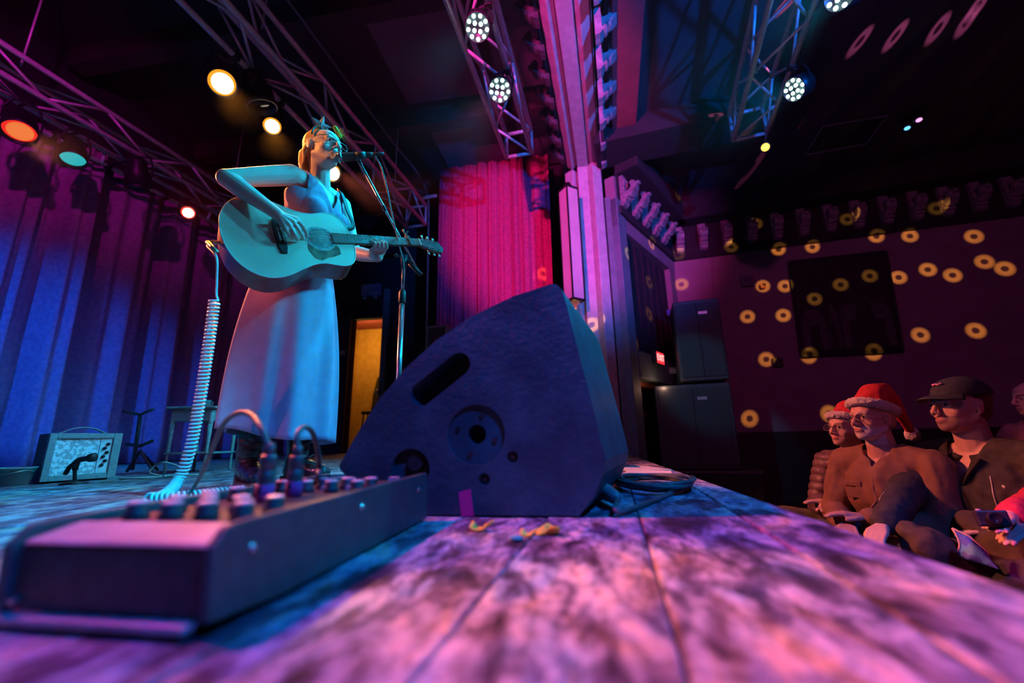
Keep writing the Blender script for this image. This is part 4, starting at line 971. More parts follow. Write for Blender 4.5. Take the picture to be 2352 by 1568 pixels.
t_ = build(tm, 'tinsel_tuft', mat('tinsel', (.75, .65, .1), rough=.3, metal=.3), hbn); t_['kind'] = 'stuff'
glasses(HO_, HMx, HK, sg, mat('teal_frames', (.04, .09, .10), rough=.3), .023, .016, True)
# dress: bodice cut to a V and a long flared skirt
M_dress = mat('pale_lavender_cloth', (.52, .42, .60), (.47, .38, .55), .75, scale=20, bump=.1, bscale=150)
d_ = MB(); d_.ell(NB + Vector((0, 0, -.145)) - TF * .008, (.155, .104, .15), TM); d_.ell(NB + Vector((0, 0, -.285)), (.128, .093, .15), TM); d_.ell(PEL + Vector((0, 0, .03)), (.152, .113, .14), TM)
for q in (SHR, SHL): d_.cap(NB.lerp(q, .62) + Vector((0, 0, -.02)), NB.lerp(q, .75) + Vector((0, 0, -.10)), .055, .05)
d_.ell(NB + TL * .07 + TF * .055 + Vector((0, 0, -.19)), .058); d_.ell(NB - TL * .07 + TF * .055 + Vector((0, 0, -.19)), .058)
bm_ = remesh(d_, .006, 3, 'bodice')
def keepb(p):
    q = TM.inverted() @ (p - NB)
    if q.y > 0 and q.z > -.16 + 2.1 * abs(q.x): return False
    if q.y <= 0 and q.z > -.05 + .3 * abs(q.x): return False
    for s_ in (SHR, SHL):
        u_ = TM.inverted() @ (s_ - NB)
        if abs(q.x) > .115 and q.x * u_.x > 0 and q.z > -.11: return False
    return q.z > -.50
cull(bm_, keepb); folds(bm_, .004, 14, 1)
put(bm_, 'bodice', mat('slate_lavender_cloth', (.34, .27, .42), (.30, .24, .38), .75, scale=20, bump=.15, bscale=150), sg, thick=.004)
hl, hr = J(520, 988, .02), J(748, 1018, .02); wl, wr_ = J(588, 650, .0), J(768, 640, .0)
def skirt(u, v):
    a = 2 * math.pi * u; c0_ = PEL + Vector((0, 0, .03)); hc = (hl + hr) / 2; t = 1 - v
    cx_ = c0_.lerp(Vector((hc.x + SC.x * -.03, hc.y - SC.y * .03, hc.z)), t)
    lat = Vector((-SC.y, SC.x, 0)); rx = .152 + (.205 - .152) * t ** .8 + .02 * math.sin(math.pi * t); ry = .118 + (.185 - .118) * t ** .8
    fo = t * (.016 * math.sin(5 * a + .6) + .012 * math.sin(9 * a + 2) + .006 * math.sin(14 * a))
    p = cx_ + lat * (rx + fo) * math.cos(a) + SC * (ry + fo) * math.sin(a)
    dz = (hr.z - hl.z) / 2 * math.cos(a) * (1 if (hr - hl).dot(lat) > 0 else -1)
    p.z = (c0_.z + .02) * v + (hc.z + dz + .01 * math.sin(3 * a)) * t; return p
sk = build(MB().grid(skirt, 120, 40, True), 'skirt', M_dress, sg, True); s_ = sk.modifiers.new('t', 'SOLIDIFY'); s_.thickness = .004
# strap over the far shoulder
pts = [SHL + Vector((-.02, -.04, .05)), NB + TL * .10 + TF * .04 + Vector((0, 0, .015)), NB + TL * .095 + TF * .10 + Vector((0, 0, -.11)), NB + TL * .11 + TF * .125 + Vector((0, 0, -.20)), GX(.46, .11, -.06), GX(.49, .06, -.06)]
sp = catmull(pts, 8); mbs = MB()
def stf(u, v):
    i = u * (len(sp) - 1); k = min(int(i), len(sp) - 2); p = sp[k].lerp(sp[k + 1], i - k); d = (sp[k + 1] - sp[k]).normalized(); w_ = d.cross(TF).normalized(); return p + w_ * (v - .5) * .028
o = build(MB().grid(stf, 40, 2), 'guitar_strap', strapm, gt, True); s_ = o.modifiers.new('t', 'SOLIDIFY'); s_.thickness = .003
# lace-up boots
M_boot = mat('boot_leather', (.05, .045, .05), (.09, .075, .08), .3, scale=30, bump=.15, coat=.4)
for sd in (-1, 1):
    o0 = FEET[sd]; fd_ = (Vector((.80, -.6, 0)) if sd < 0 else Vector((.95, -.2, 0))).normalized(); sd_ = Vector((-fd_.y, fd_.x, 0))
    bo = MB(); up_ = Vector((0, 0, 1))
    bo.limb([o0 + up_ * .30 - fd_ * .01, o0 + up_ * .16, o0 + up_ * .085 - fd_ * .01], [.058, .048, .046]); bo.ell(o0 + up_ * .055 - fd_ * .015, (.045, .05, .045), Matrix((sd_, fd_, up_)).transposed())
    bo.limb([o0 + up_ * .075 + fd_ * .02, o0 + up_ * .055 + fd_ * .09, o0 + up_ * .046 + fd_ * .155], [.046, .042, .034])
    bm2 = remesh(bo, .006, 3, 'boot'); folds(bm2, .004, 25, sd)
    bt = put(bm2, 'boot', M_boot, sg)
    build(MB().prism([(-.055, -.036), (-.065, 0), (-.055, .036), (-.02, .036), (-.02, -.036)], o0 + up_ * .001, Matrix((fd_, sd_, up_)).transposed(), .034), 'heel', M_boot, bt, bevel=.003)
    build(MB().prism([(-.06, -.034), (-.06, .034), (.06, .043), (.13, .040), (.18, .018), (.18, -.018), (.13, -.040), (.06, -.043)], o0 + up_ * .018, Matrix((fd_, sd_, up_)).transposed(), .012), 'sole', mat('boot_sole', (.25, .14, .09), rough=.6), bt, bevel=.003)
    for k in range(6):
        c_ = o0 + up_ * (.11 + .03 * k) + fd_ * (.052 - .003 * k + (.02 if k == 0 else 0)); build(MB().tube([c_ - sd_ * .022, c_ + fd_ * .008 + up_ * .008, c_ + sd_ * .022 + up_ * .014], .003, 6), 'lace', M_steel, bt, True)

# ------------------------------------------------------------------ microphone on a boom stand
mc0 = J(772, 362, .16); mdir = (AD(846, 356, (mc0 - CAM).dot(fwd) + .05) - mc0).normalized(); mm = frame(mdir)
mi = thing('microphone', mc0, 'handheld microphone clipped at the singer\'s mouth', 'microphone')
build(MB().ell(mc0, (.024, .024, .025), mm, 20, 14), 'grille_ball', mat('mic_mesh', (.35, .33, .34), (.2, .19, .2), .35, .7, scale=400, bump=.5, bscale=500), mi, True)
build(MB().lathe([(.0245, .008), (.0255, .012), (.0255, .020), (.0215, .026)], mc0, mm, 20), 'collar_ring', M_string, mi, True)
build(MB().lathe([(.0225, .020), (.0215, .03), (.0165, .10), (.0135, .150), (.0125, .168), (.010, .170), (0, .170)], mc0, mm, 20), 'handle', mat('mic_black', (.06, .07, .075), rough=.4, metal=.3), mi, True)
build(MB().lathe([(.0098, .168), (.0098, .20), (.0075, .222), (.004, .225)], mc0, mm, 16), 'cable_plug', M_steel, mi, True)
tail = mc0 + mdir * .222
dB = (mc0 - CAM).dot(fwd)
clp = AD(826, 372, dB + .05); top_ = AD(928, 592, dB + .16); tl_ = AD(968, 632, dB + .20)
ms = thing('microphone_stand', Vector((top_.x, top_.y, 0)), 'boom microphone stand in front of the singer', 'microphone stand')
M_chrome = mat('stand_chrome', (.55, .56, .58), (.45, .46, .48), .25, .85, scale=30)
build(MB().cyl(clp, AD(962, 626, dB + .195), .0065, n=10), 'boom', M_chrome, ms, True)
build(MB().cyl(AD(940, 604, dB + .175), tl_, .0115, .0125, 12), 'boom_weight', M_steel, ms, True)
j_ = AD(882, 478, dB + .105); jd = (top_ - clp).normalized(); build(MB().cyl(j_ - jd * .012, j_ + jd * .012, .011, n=10), 'boom_collar', M_steel, ms)
build(MB().tube([clp, clp + Vector((0, 0, .012)), mc0 + mdir * .105 - Vector((0, 0, .02))], .008, 8).cyl(mc0 + mdir * .09, mc0 + mdir * .135, .0195, .0175, 14), 'mic_clip', M_steel, ms, True)
pb = Vector((top_.x, top_.y, 0)); ptop = AD(922, 580, dB + .165); ptop = Vector((pb.x, pb.y, top_.z))
zm = PL(917, 680, pb, Vector((pb.x, pb.y, 0)).normalized()).z
build(MB().cyl(Vector((pb.x, pb.y, zm)), ptop, .0085, n=12), 'upper_pole', M_chrome, ms, True)
build(MB().cyl(Vector((pb.x, pb.y, .04)), Vector((pb.x, pb.y, zm)), .0135, n=14), 'lower_pole', M_chrome, ms, True)
build(MB().lathe([(.0155, -.04), (.0185, -.03), (.0185, .02), (.013, .035), (.009, .037)], (pb.x, pb.y, zm), None, 16), 'clutch', M_steel, ms, True)
sx = right.normalized()
build(MB().cyl(ptop - sx * .038 + Vector((0, 0, .012)), ptop + sx * .03 - Vector((0, 0, .016)), .006, n=8).ell(ptop - sx * .042 + Vector((0, 0, .014)), .010).ell(ptop + sx * .034 - Vector((0, 0, .018)), .011).cyl(ptop - Vector((0, 0, .06)), ptop + Vector((0, 0, .012)), .013, .018, 12), 'swivel', M_steel, ms, True)
build(MB().lathe([(.12, 0), (.125, .006), (.12, .016), (.03, .03), (.016, .05), (.0135, .06)], (pb.x, pb.y, 0), None, 32), 'round_base', M_steel, ms, True)
# mic lead down along the boom and pole
lp = [tail, AD(862, 356, dB + .06), AD(876, 385, dB + .06), AD(888, 430, dB + .07), AD(900, 490, dB + .09), AD(915, 555, dB + .12), AD(927, 605, dB + .13), AD(927, 660, dB + .13), AD(923, 760, dB + .13), AD(920, 860, dB + .13)]
e = lp[-1]; lp += [Vector((e.x, e.y, .3)), Vector((e.x, e.y, .012)), Vector((e.x - .2, e.y + .15, .008))]
build(MB().tube(catmull(lp, 8), .0042, 8), 'microphone_lead', mat('mic_lead_grey', (.25, .26, .28), rough=.45), smooth=True, label='microphone lead hanging down beside the stand', cat='cable')

# ------------------------------------------------------------------ amplifier, table and clutter at the back of the stage
a0, a1 = AZ(88, 1112, 0), AZ(262, 1100, 0)
ax = (a1 - a0); ax.z = 0; AW = ax.length; ax.normalize(); ay = Vector((-ax.y, ax.x, 0)); am = Matrix((ax, ay, Vector((0, 0, 1)))).transposed()
AH = PL(110, 990, a0, ay).z - .01
amp = thing('guitar_amplifier', (a0 + a1) / 2 + ay * .1, 'small vintage guitar amplifier with sparkle grille and carry handle', 'amplifier')
def ab(u0, u1, y0, y1, z0, z1): return MB().box(a0 + ax * (u0 + u1) / 2 + ay * (y0 + y1) / 2 + Vector((0, 0, (z0 + z1) / 2)), (u1 - u0, y1 - y0, z1 - z0), am)
M_tolex = mat('amp_tolex', (.30, .34, .34), (.24, .28, .28), .6, scale=60, bump=.2, bscale=300)
build(ab(0, AW, .02, .22, .01, AH), 'cabinet', mat('amp_side', (.05, .05, .06), rough=.6), amp, bevel=.006)
t_ = .028
for u0, u1, z0, z1 in ((0, t_, .01, AH), (AW - t_ * 1.3, AW, .01, AH), (t_, AW - t_ * 1.3, .01, .01 + t_), (t_, AW - t_ * 1.3, AH - t_, AH)): build(ab(u0, u1, -.008, .03, z0, z1), 'front_frame', M_tolex, amp, bevel=.003)
gs = mat('sparkle_grille', (.45, .52, .52), (.95, .98, .98), .5, scale=55, lo=.46, hi=.56, detail=2, bump=.3, bscale=120)
u2 = AW * .70
build(ab(t_, u2, .006, .02, .01 + t_, AH - t_), 'grille_cloth', gs, amp)
cpn = build(ab(u2, AW - t_ * 1.3, .002, .02, .01 + t_, AH - t_), 'control_panel', mat('amp_panel', (.82, .86, .86), rough=.35), amp, bevel=.002)
for k in range(6):
    c_ = a0 + ax * (u2 + (AW - t_ * 1.3 - u2) * (.42 if k % 2 else .66)) + ay * .002 + Vector((0, 0, AH - t_ - .032 - (AH - 2 * t_ - .085) * k / 5)); kb = build(MB().lathe([(.0085, 0), (.0085, .006), (.006, .008), (.0055, .014), (0, .014)], c_, frame(-ay), 16), 'dial', M_black, cpn, True)
hp = [a0 + ax * AW * f_ + ay * .1 + Vector((0, 0, AH + z_)) for f_, z_ in ((.14, .0), (.2, .008), (.35, .030), (.5, .036), (.65, .030), (.8, .008), (.86, .0))]
def hf(u, v):
    i = u * (len(HP) - 1); k = min(int(i), len(HP) - 2); return HP[k].lerp(HP[k + 1], i - k) + ay * (v - .5) * .03
HP = catmull(hp, 6); o = build(MB().grid(hf, 36, 2), 'carry_handle', M_tolex, amp, True); s_ = o.modifiers.new('t', 'SOLIDIFY'); s_.thickness = .006
for u in (.03, AW - .03): build(MB().cyl(a0 + ax * u + ay * .05 + Vector((0, 0, 0)), a0 + ax * u + ay * .05 + Vector((0, 0, .014)), .012), 'rubber_foot', M_black, amp)
# short mic stand before the amplifier
q0 = AZ(170, 1112, 0); dq = (q0 - CAM).dot(fwd)
sm = thing('short_microphone_stand', q0, 'short microphone stand with dark microphone before the amplifier', 'microphone stand')
build(MB().lathe([(.055, 0), (.055, .008), (.012, .016), (.008, .02)], q0, None, 24), 'round_base', M_steel, sm, True)
build(MB().cyl(q0 + Vector((0, 0, .015)), AD(172, 1072, dq), .008, n=10), 'pole', M_steel, sm)
build(MB().tube([AD(150, 1088, dq), AD(160, 1072, dq), AD(178, 1058, dq)], .010, 8).cyl(AD(172, 1078, dq), AD(178, 1056, dq), .012), 'swivel', M_steel, sm, True)
md = (AD(220, 1049, dq) - AD(178, 1056, dq)); mdl = md.length; build(MB().lathe([(0, 0), (.010, 0), (.013, mdl * .2), (.013, mdl * .6), (.020, mdl * .66), (.022, mdl * .9), (.012, mdl), (0, mdl)], AD(178, 1056, dq), frame(md), 16), 'microphone', M_steel, sm, True)
# bucket
b0 = AZ(18, 1116, 0); bz = PL(30, 1073, b0, Vector((b0.x, b0.y, 0)).normalized()).z
bk_ = thing('tin_bucket', b0, 'teal lit tin bucket with rim at the edge beside the amplifier', 'bucket')
build(MB().lathe([(.066, 0), (.078, bz * .8), (.083, bz * .8), (.084, bz * .93), (.088, bz * .95), (.088, bz), (.083, bz), (.072, .01), (0, .01)], b0, None, 32), 'tub', mat('bucket_plastic', (.38, .42, .40), (.26, .3, .3), .35, scale=12), bk_, True)
build(MB().tube([b0 + Vector((.087 * math.cos(a), .087 * math.sin(a), bz * .84 - .02 * abs(math.sin(a)))) for a in [R(-120 + 150 * i / 14) for i in range(15)]], .003, 6), 'bail', M_string, bk_, True)
# side table with tin
t0 = AZ(392, 1092, 0); dt_ = (t0 - CAM).dot(fwd) + .25
def TD(x, y, dd=0.0): return AD(x, y, dt_ + dd)
tl, tr = TD(393, 934), TD(492, 934); tx_ = (tr - tl); tx_.z = 0; TW = tx_.length; tx_.normalize(); ty_ = Vector((-tx_.y, tx_.x, 0)); tz = tl.z; tm_ = Matrix((tx_, ty_, Vector((0, 0, 1)))).transposed(); tb0 = Vector((tl.x, tl.y, 0))
tbl = thing('side_table', tb0 + tx_ * TW / 2 + ty_ * .14, 'small wooden side table with turned legs by the rear curtain', 'table')
M_tab = mat('table_wood', (.30, .33, .32), (.22, .24, .24), .5, scale=14, stretch=(1, 1, 6))
def tbx(u0, u1, y0, y1, z0, z1): return MB().box(tb0 + tx_ * (u0 + u1) / 2 + ty_ * (y0 + y1) / 2 + Vector((0, 0, (z0 + z1) / 2)), (u1 - u0, y1 - y0, z1 - z0), tm_)
build(tbx(-.02, TW + .02, -.02, .30, tz - .016, tz), 'table_top', M_tab, tbl, bevel=.005)
for y0, y1, u0, u1 in ((0, .012, .02, TW - .02), (.268, .28, .02, TW - .02), (.01, .27, .01, .022), (.01, .27, TW - .022, TW - .01)): build(tbx(u0, u1, y0, y1, tz - .095, tz - .016), 'apron', M_tab, tbl)
for u in (.018, TW - .018):
    for y in (.014, .266):
        c_ = tb0 + tx_ * u + ty_ * y; build(MB().lathe([(.008, 0), (.010, .02), (.008, tz * .3), (.013, tz * .34), (.010, tz * .36), (.012, tz * .5), (.014, tz * .75), (.009, tz - .13), (.016, tz - .11), (.016, tz - .016)], c_, None, 12), 'leg', M_tab, tbl, True)
build(tbx(.0, TW, .0, .28, tz * .28, tz * .28 + .012), 'shelf', M_tab, tbl, bevel=.003)
tc_ = TD(475, 925, .12); tc_.z = tz
o = thing('tin_mug', tc_, 'small tin mug on the side table', 'mug')
build(MB().lathe([(.0, 0), (.026, 0), (.026, .048), (.028, .05), (.025, .05), (.024, .004), (0, .004)], tc_, None, 20), 'cup', mat('tin_grey', (.4, .45, .45), rough=.3, metal=.5), o, True)
build(MB().tube([tc_ + tx_ * .026 + Vector((0, 0, .04)), tc_ + tx_ * .042 + Vector((0, 0, .038)), tc_ + tx_ * .042 + Vector((0, 0, .014)), tc_ + tx_ * .026 + Vector((0, 0, .01))], .003, 6), 'handle', MATS['tin_grey'], o, True)
# music stand, dark, between amplifier and table
g0 = AZ(318, 1090, 0) + Vector((-.3, .2, 0)); g0.z = 0; dg = (g0 - CAM).dot(fwd)
gs_ = thing('guitar_stand', g0, 'dark empty guitar stand between amplifier and side table', 'stand')
build(MB().cyl(g0 + Vector((0, 0, .02)), AD(322, 955, dg), .012, n=8), 'pole', M_steel, gs_)
build(MB().tube([AD(282, 944, dg), AD(300, 948, dg), AD(322, 952, dg), AD(340, 944, dg), AD(352, 940, dg)], .010, 8), 'neck_yoke', M_steel, gs_, True)
build(MB().tube([AD(290, 1020, dg), AD(322, 1024, dg), AD(350, 1012, dg)], .012, 8), 'cradle', M_steel, gs_, True)
for x in (290, 322, 350): build(MB().cyl(AD(322, 1035, dg), Vector((AD(x, 1090, dg).x, AD(x, 1090, dg).y + (.12 if x == 322 else 0), .008)), .009, n=8), 'leg', M_steel, gs_)
# tangle of pale cable on the floor
random.seed(12); cp = []
base = [(275, 1098), (300, 1092), (330, 1100), (352, 1090), (345, 1082), (352, 1074), (372, 1073), (388, 1082), (378, 1092), (360, 1096), (380, 1100), (410, 1096), (430, 1098)]
cz = [.006, .01, .006, .008, .03, .07, .085, .05, .012, .006, .006, .01, .006]
cg = AZ(350, 1098, 0); nrm = Vector((cg.x, cg.y, 0)).normalized()
cp = [Vector((PL(x, y, cg + nrm * random.uniform(-.05, .05), nrm).x, PL(x, y, cg + nrm * random.uniform(-.08, .08), nrm).y, z)) for (x, y), z in zip(base, cz)]
build(MB().tube(catmull(cp, 8), .0055, 6), 'loose_cable', mat('pale_cable', (.35, .4, .4), rough=.5), smooth=True, label='loose looping cable on the floor before the side table', cat='cable')

# ------------------------------------------------------------------ far wing: door, sign, speaker, backstage room
M_door = mat('door_black', (.03, .035, .04), (.045, .05, .055), .5, scale=10)
dz_ = thing('door_1', (dl, YW, 0), 'open black stage door at the backstage doorway', kind='structure')
build(MB().box((dl - .10, YW - .06, dt / 2), (.20, .05, dt)), 'door_leaf', M_door, dz_, bevel=.004)
build(MB().box((dr + .05, YW - .02, dt / 2 + .25), (.10, .10, dt + .5)), 'door_post', M_frame, dz_, bevel=.006)
build(MB().box((dl - .11, YW - .095, AY(801, 812, YW).z), (.09, .01, .08)), 'notice', mat('notice_paper', (.6, .62, .62), rough=.6), dz_)
build(MB().cyl((dr + .04, YW - .07, .98), (dr + .04, YW - .16, .98), .02, n=12).ell((dr + .04, YW - .17, .98), .03), 'door_handle', M_string, dz_, True)
# room behind
M_och = mat('ochre_plaster', (.72, .46, .12), (.62, .38, .08), .85, scale=9, bump=.3, bscale=25)
bs = thing('wall_backstage', (dl, YW + 1.7, 0), 'ochre wall of the lit backstage room', kind='structure')
build(MB().box(((dl + dr) / 2 - .4, YW + 1.7, 1.2), (3.6, .1, 2.9)), 'wall_panel', M_och, bs)
build(MB().box((dl - .9, YW + .9, 1.2), (.1, 1.6, 2.9)), 'wall_panel', M_och, bs)
build(MB().box((dr + .35, YW + .9, 1.2), (.1, 1.6, 2.9)), 'wall_panel', mat('backstage_maroon', (.3, .06, .08), rough=.8), bs)
build(MB().box((dl + .2, YW + .9, 2.62), (2.6, 1.7, .06)), 'ceiling_panel', MATS['backstage_maroon'], bs)
build(MB().box((dl - .2, YW + .9, -.02), (3, 1.6, .04)), 'floor_panel', M_black, bs)
point('backstage_bulb', (dl - .2, YW + .75, 2.25), (1, .55, .12), 26, .08)
p_ = AY(868, 900, YW + 1.3)
o = thing('hanging_coat', AY(868, 800, YW + 1.5), 'dark coat hanging on the ochre backstage wall', 'coat')
cb_ = MB(); cb_.limb([AY(872, 870, YW + 1.55), AY(870, 910, YW + 1.55), AY(868, 940, YW + 1.55)], [.05, .12, .13]); cm = remesh(cb_, .02, 2, 'coat'); folds(cm, .02, 8, 3); put(cm, 'coat_body', M_black, o)
build(MB().cyl(AY(872, 862, YW + 1.66), AY(872, 862, YW + 1.5), .012).ell(AY(872, 862, YW + 1.5), .025), 'hook', M_string, o, True)
p_ = AY(850, 945, YW + 1.2)
o = thing('stool', Vector((p_.x, p_.y, 0)), 'dark stool inside the backstage room', 'stool')
build(MB().lathe([(.16, p_.z - .05), (.17, p_.z - .03), (.17, p_.z), (0, p_.z)], (p_.x, p_.y, 0), None, 20), 'seat', M_black, o, True)
for k in range(4): a_ = math.pi / 4 + k * math.pi / 2; build(MB().cyl((p_.x + .12 * math.cos(a_), p_.y + .12 * math.sin(a_), p_.z - .05), (p_.x + .17 * math.cos(a_), p_.y + .17 * math.sin(a_), 0), .014), 'leg', M_black, o)
# dim sign above the door
s0, s1 = AY(832, 655, YW - .03), AY(874, 677, YW - .03)
sgn = thing('exit_sign', (s0 + s1) / 2, 'unlit bluish exit sign box above the stage door', 'sign')
cs_ = (s0 + s1) / 2; build(MB().box(cs_, (abs(s1.x - s0.x), .05, abs(s1.z - s0.z))), 'sign_box', mat('sign_pale', (.30, .34, .5), (.16, .18, .3), .4, scale=9), sgn, bevel=.006)
for k in (-1, 1): build(MB().lathe([(.03, 0), (.045, -.05), (.04, -.055), (0, -.05)], cs_ + Vector((k * .1, -.03, -.12)), None, 14), 'emergency_lamp', M_alu, sgn, True)
# side fill speaker by the crimson curtain
f0 = AY(985, 757, 4.72); f1 = AY(1006, 832, 4.72)
o = thing('fill_speaker', Vector((f0.x + .12, 4.84, 0)), 'teal lit speaker on a pole left of the crimson curtain', 'speaker')
build(MB().box(((f0.x + f1.x) / 2 + .04, 4.84, (f0.z + f1.z) / 2), (.26, .24, f0.z - f1.z + .1)), 'cabinet', mat('fill_grey', (.2, .26, .28), rough=.5), o, bevel=.01)
build(MB().box(((f0.x + f1.x) / 2 + .04, 4.715, (f0.z + f1.z) / 2), (.22, .012, f0.z - f1.z + .04)), 'grille', M_steel, o)
build(MB().cyl(((f0.x + f1.x) / 2 + .04, 4.84, .02), ((f0.x + f1.x) / 2 + .04, 4.84, f1.z), .018).lathe([(.16, 0), (.16, .012), (.02, .03)], ((f0.x + f1.x) / 2 + .04, 4.84, 0)), 'pole', M_steel, o, True)

# ------------------------------------------------------------------ lantern on the proscenium column
YL = 4.35
lt, lb = AY(1305, 435, YL), AY(1325, 690, YL)
lc = Vector((AY(1312, 560, YL).x, YL + .02, 0)); LW = .155
la = thing('wall_lantern', (lc.x, YL + .2, lb.z), 'tall square frosted lantern on the proscenium column', 'lantern')
M_glass = mat('frosted_glass', (.80, .62, .62), (.72, .54, .56), .35, scale=4, spec=.6)
lr = RZ(R(38)); zt_, zb_ = lt.z, lb.z
M_lfr = mat('lantern_iron', (.04, .03, .03), rough=.4, metal=.5)
for k in range(4):
    n_ = lr @ RZ(math.pi / 2 * k) @ Vector((1, 0, 0)); t_ = Vector((-n_.y, n_.x, 0))
    build(MB().box(Vector((lc.x, lc.y, (zt_ + zb_) / 2)) + n_ * LW * .5, (.008, LW * .96, zt_ - zb_ - .02), Matrix((n_, t_, Vector((0, 0, 1)))).transposed()), 'glass_pane', M_glass, la)
    cpos = Vector((lc.x, lc.y, (zt_ + zb_) / 2)) + (n_ + t_) * LW * .5; build(MB().box(cpos, (.014, .014, zt_ - zb_ + .02), lr), 'frame_bar', M_lfr, la)
for z_, s_ in ((zt_, 1.12), (zb_, 1.12)): build(MB().box((lc.x, lc.y, z_), (LW * s_, LW * s_, .03), lr), 'cap_plate', M_lfr, la, bevel=.006)
build(MB().lathe([(LW * .55, 0), (LW * .3, -.03), (.03, -.05), (.02, -.08), (0, -.085)], (lc.x, lc.y, zb_ - .01), lr, 4), 'finial', mat('lantern_brass', (.75, .45, .15), rough=.3, metal=.6), la)
build(MB().lathe([(LW * .55, 0), (LW * .35, .05), (.03, .09), (0, .1)], (lc.x, lc.y, zt_ + .01), lr, 4), 'top_cap', M_lfr, la)
for z_ in (zb_ + .25, zt_ - .25): build(MB().cyl((lc.x, lc.y + LW * .5, z_), (lc.x + .02, YC + .04, z_), .014), 'wall_arm', M_lfr, la)
point('lantern_bulb', (lc.x, lc.y, zb_ - .12), (1, .55, .2), .5, .03)

# ------------------------------------------------------------------ exit sign, pictures in the passage, speakers, poster
e0, e1 = S(1503, 808, .07), S(1519, 838, .07); ec = (e0 + e1) / 2; ew, eh = max((e1 - e0).dot(SD), .22), e0.z - e1.z
ex = thing('exit_sign', ec, 'lit red exit sign at the end of the beam', 'sign')
build(MB().box(ec, (ew * 1.12, eh * 1.15, .06), SM), 'sign_box', M_black, ex, bevel=.005)
build(MB().box(ec + SN * .031, (ew, eh, .006), SM), 'lit_panel', emis('exit_red', (1, .03, .05), 1.3), ex)
def letters(txt, o, du, dv, dn, h, m, parent, name='letters'):
    cu = bpy.data.curves.new(name, 'FONT'); cu.body = txt; cu.size = h; cu.extrude = .001; cu.align_x = 'CENTER'; cu.align_y = 'CENTER'
    t = bpy.data.objects.new(name, cu); COL.objects.link(t); mw = Matrix((du, dv, dn)).transposed().to_4x4(); mw.translation = o
    me = bpy.data.meshes.new_from_object(t); bpy.data.objects.remove(t); me.transform(Matrix.Translation(-ORG[parent]) @ mw); me.materials.append(m); return link(name, me, parent)
letters('EXIT', ec + SN * .036, SD, Vector((0, 0, 1)), SN, eh * .82, emis('exit_letter', (1, .55, .5), 1.6), ex, 'lettering')
random.seed(21)
for k, (x0, y0, x1, y1) in enumerate([(1449, 893, 1478, 940), (1450, 950, 1478, 1010), (1482, 890, 1508, 930), (1484, 945, 1506, 1005)]):
    A, B = S(x0, y0, bk + .02), S(x1, y1, bk + .02); c_ = (A + B) / 2; w_ = abs((B - A).dot(SD)); h_ = abs(A.z - B.z)
    o = thing('framed_picture', c_, ['upper framed picture nearest the column in the passage', 'lower framed picture nearest the column in the passage', 'upper framed picture beside the speaker in the passage', 'pale lower picture beside the speaker in the passage'][k], 'picture', 'framed pictures in the passage')
    build(MB().box(c_, (w_, h_, .03), SM), 'picture_frame', mat('frame_pale', (.5, .45, .4), rough=.5), o, bevel=.004)
    build(MB().box(c_ + SN * .016, (w_ * .86, h_ * .88, .004), SM), 'picture_print', mat(f'print_{k}', [(.05, .05, .06), (.14, .09, .05), (.05, .03, .06), (.35, .5, .5)][k], [(.35, .28, .2), (.3, .2, .1), (.2, .1, .2), (.6, .6, .55)][k], .5, scale=7), o)
pl_ = c0 + SD * .5 + SN * (bk + .6); point('passage_bulb', (pl_.x, pl_.y, .72), (1, .50, .30), 1.2, .05)

def speaker(px, Yd, depth, label, horn):
    (xa, ya), (xb, yb) = px; A, B = AY(xa, ya, Yd), AY(xb, yb, Yd); w_ = B.x - A.x; h_ = A.z - B.z; c_ = (A + B) / 2
    o = thing('loudspeaker', Vector((c_.x, Yd + depth / 2, B.z)), label, 'speaker', 'house loudspeakers')
    m = RZ(R(-8)); f = m @ Vector((0, -1, 0)); mm_ = Matrix((m @ Vector((1, 0, 0)), Vector((0, 0, 1)), f)).transposed()
    build(MB().box((c_.x, Yd + depth / 2, c_.z), (w_, depth, h_ - .01), m), 'cabinet', mat('speaker_paint', (.05, .06, .075), (.07, .085, .1), .5, scale=20, bump=.2, bscale=150), o, bevel=.02)
    fo = Vector((c_.x, Yd + depth / 2, c_.z)) + f * depth / 2
    build(MB().box(fo + f * .006, (w_ * .9, h_ * .9, .012), mm_), 'grille', mat('speaker_grille', (.045, .055, .065), (.03, .035, .045), .5, scale=200, bump=.3, bscale=400), o, bevel=.004)
    build(MB().box(fo + f * .014, (.012, h_ * .9, .008), mm_), 'centre_bar', M_black, o)
    build(MB().box(fo + f * .016 + Vector((0, 0, h_ * .32)) + mm_.col[0] * w_ * .12, (.10, .035, .006), mm_), 'badge', M_alu, o, bevel=.002)
    for k in (-1, 1): build(MB().box(Vector((c_.x, Yd + depth / 2, c_.z + h_ * .15)) + m @ Vector((k * w_ * .5, 0, 0)), (.012, .16, .08), m), 'side_handle', M_steel, o, bevel=.003)
    return o, B.z
speaker(((1552, 690), (1684, 872)), 4.95, .55, 'upper black loudspeaker of the stack by the house wall', True)
_, zb_s = speaker(((1512, 884), (1712, 1078)), 4.95, .62, 'larger lower loudspeaker of the stack by the house wall', False)
bb = AY(1620, 1085, 4.95)
pln = thing('speaker_plinth', (bb.x, 5.28, ZF), 'black plinth box under the loudspeaker stack', 'plinth')
build(MB().box((bb.x, 5.28, (zb_s - .005 + ZF) / 2), (1.15, .75, zb_s - .005 - ZF), RZ(R(-8))), 'plinth_box', M_black, pln, bevel=.01)
build(MB().box((bb.x, 5.28, zb_s - .02), (1.18, .78, .025), RZ(R(-8))), 'plinth_edge', mat('plinth_trim', (.12, .1, .14), rough=.4), pln)
A, B, C_, D_ = W(1812, 602, .03), W(2034, 578, .03), W(2074, 806, .03), W(1841, 818, .03)
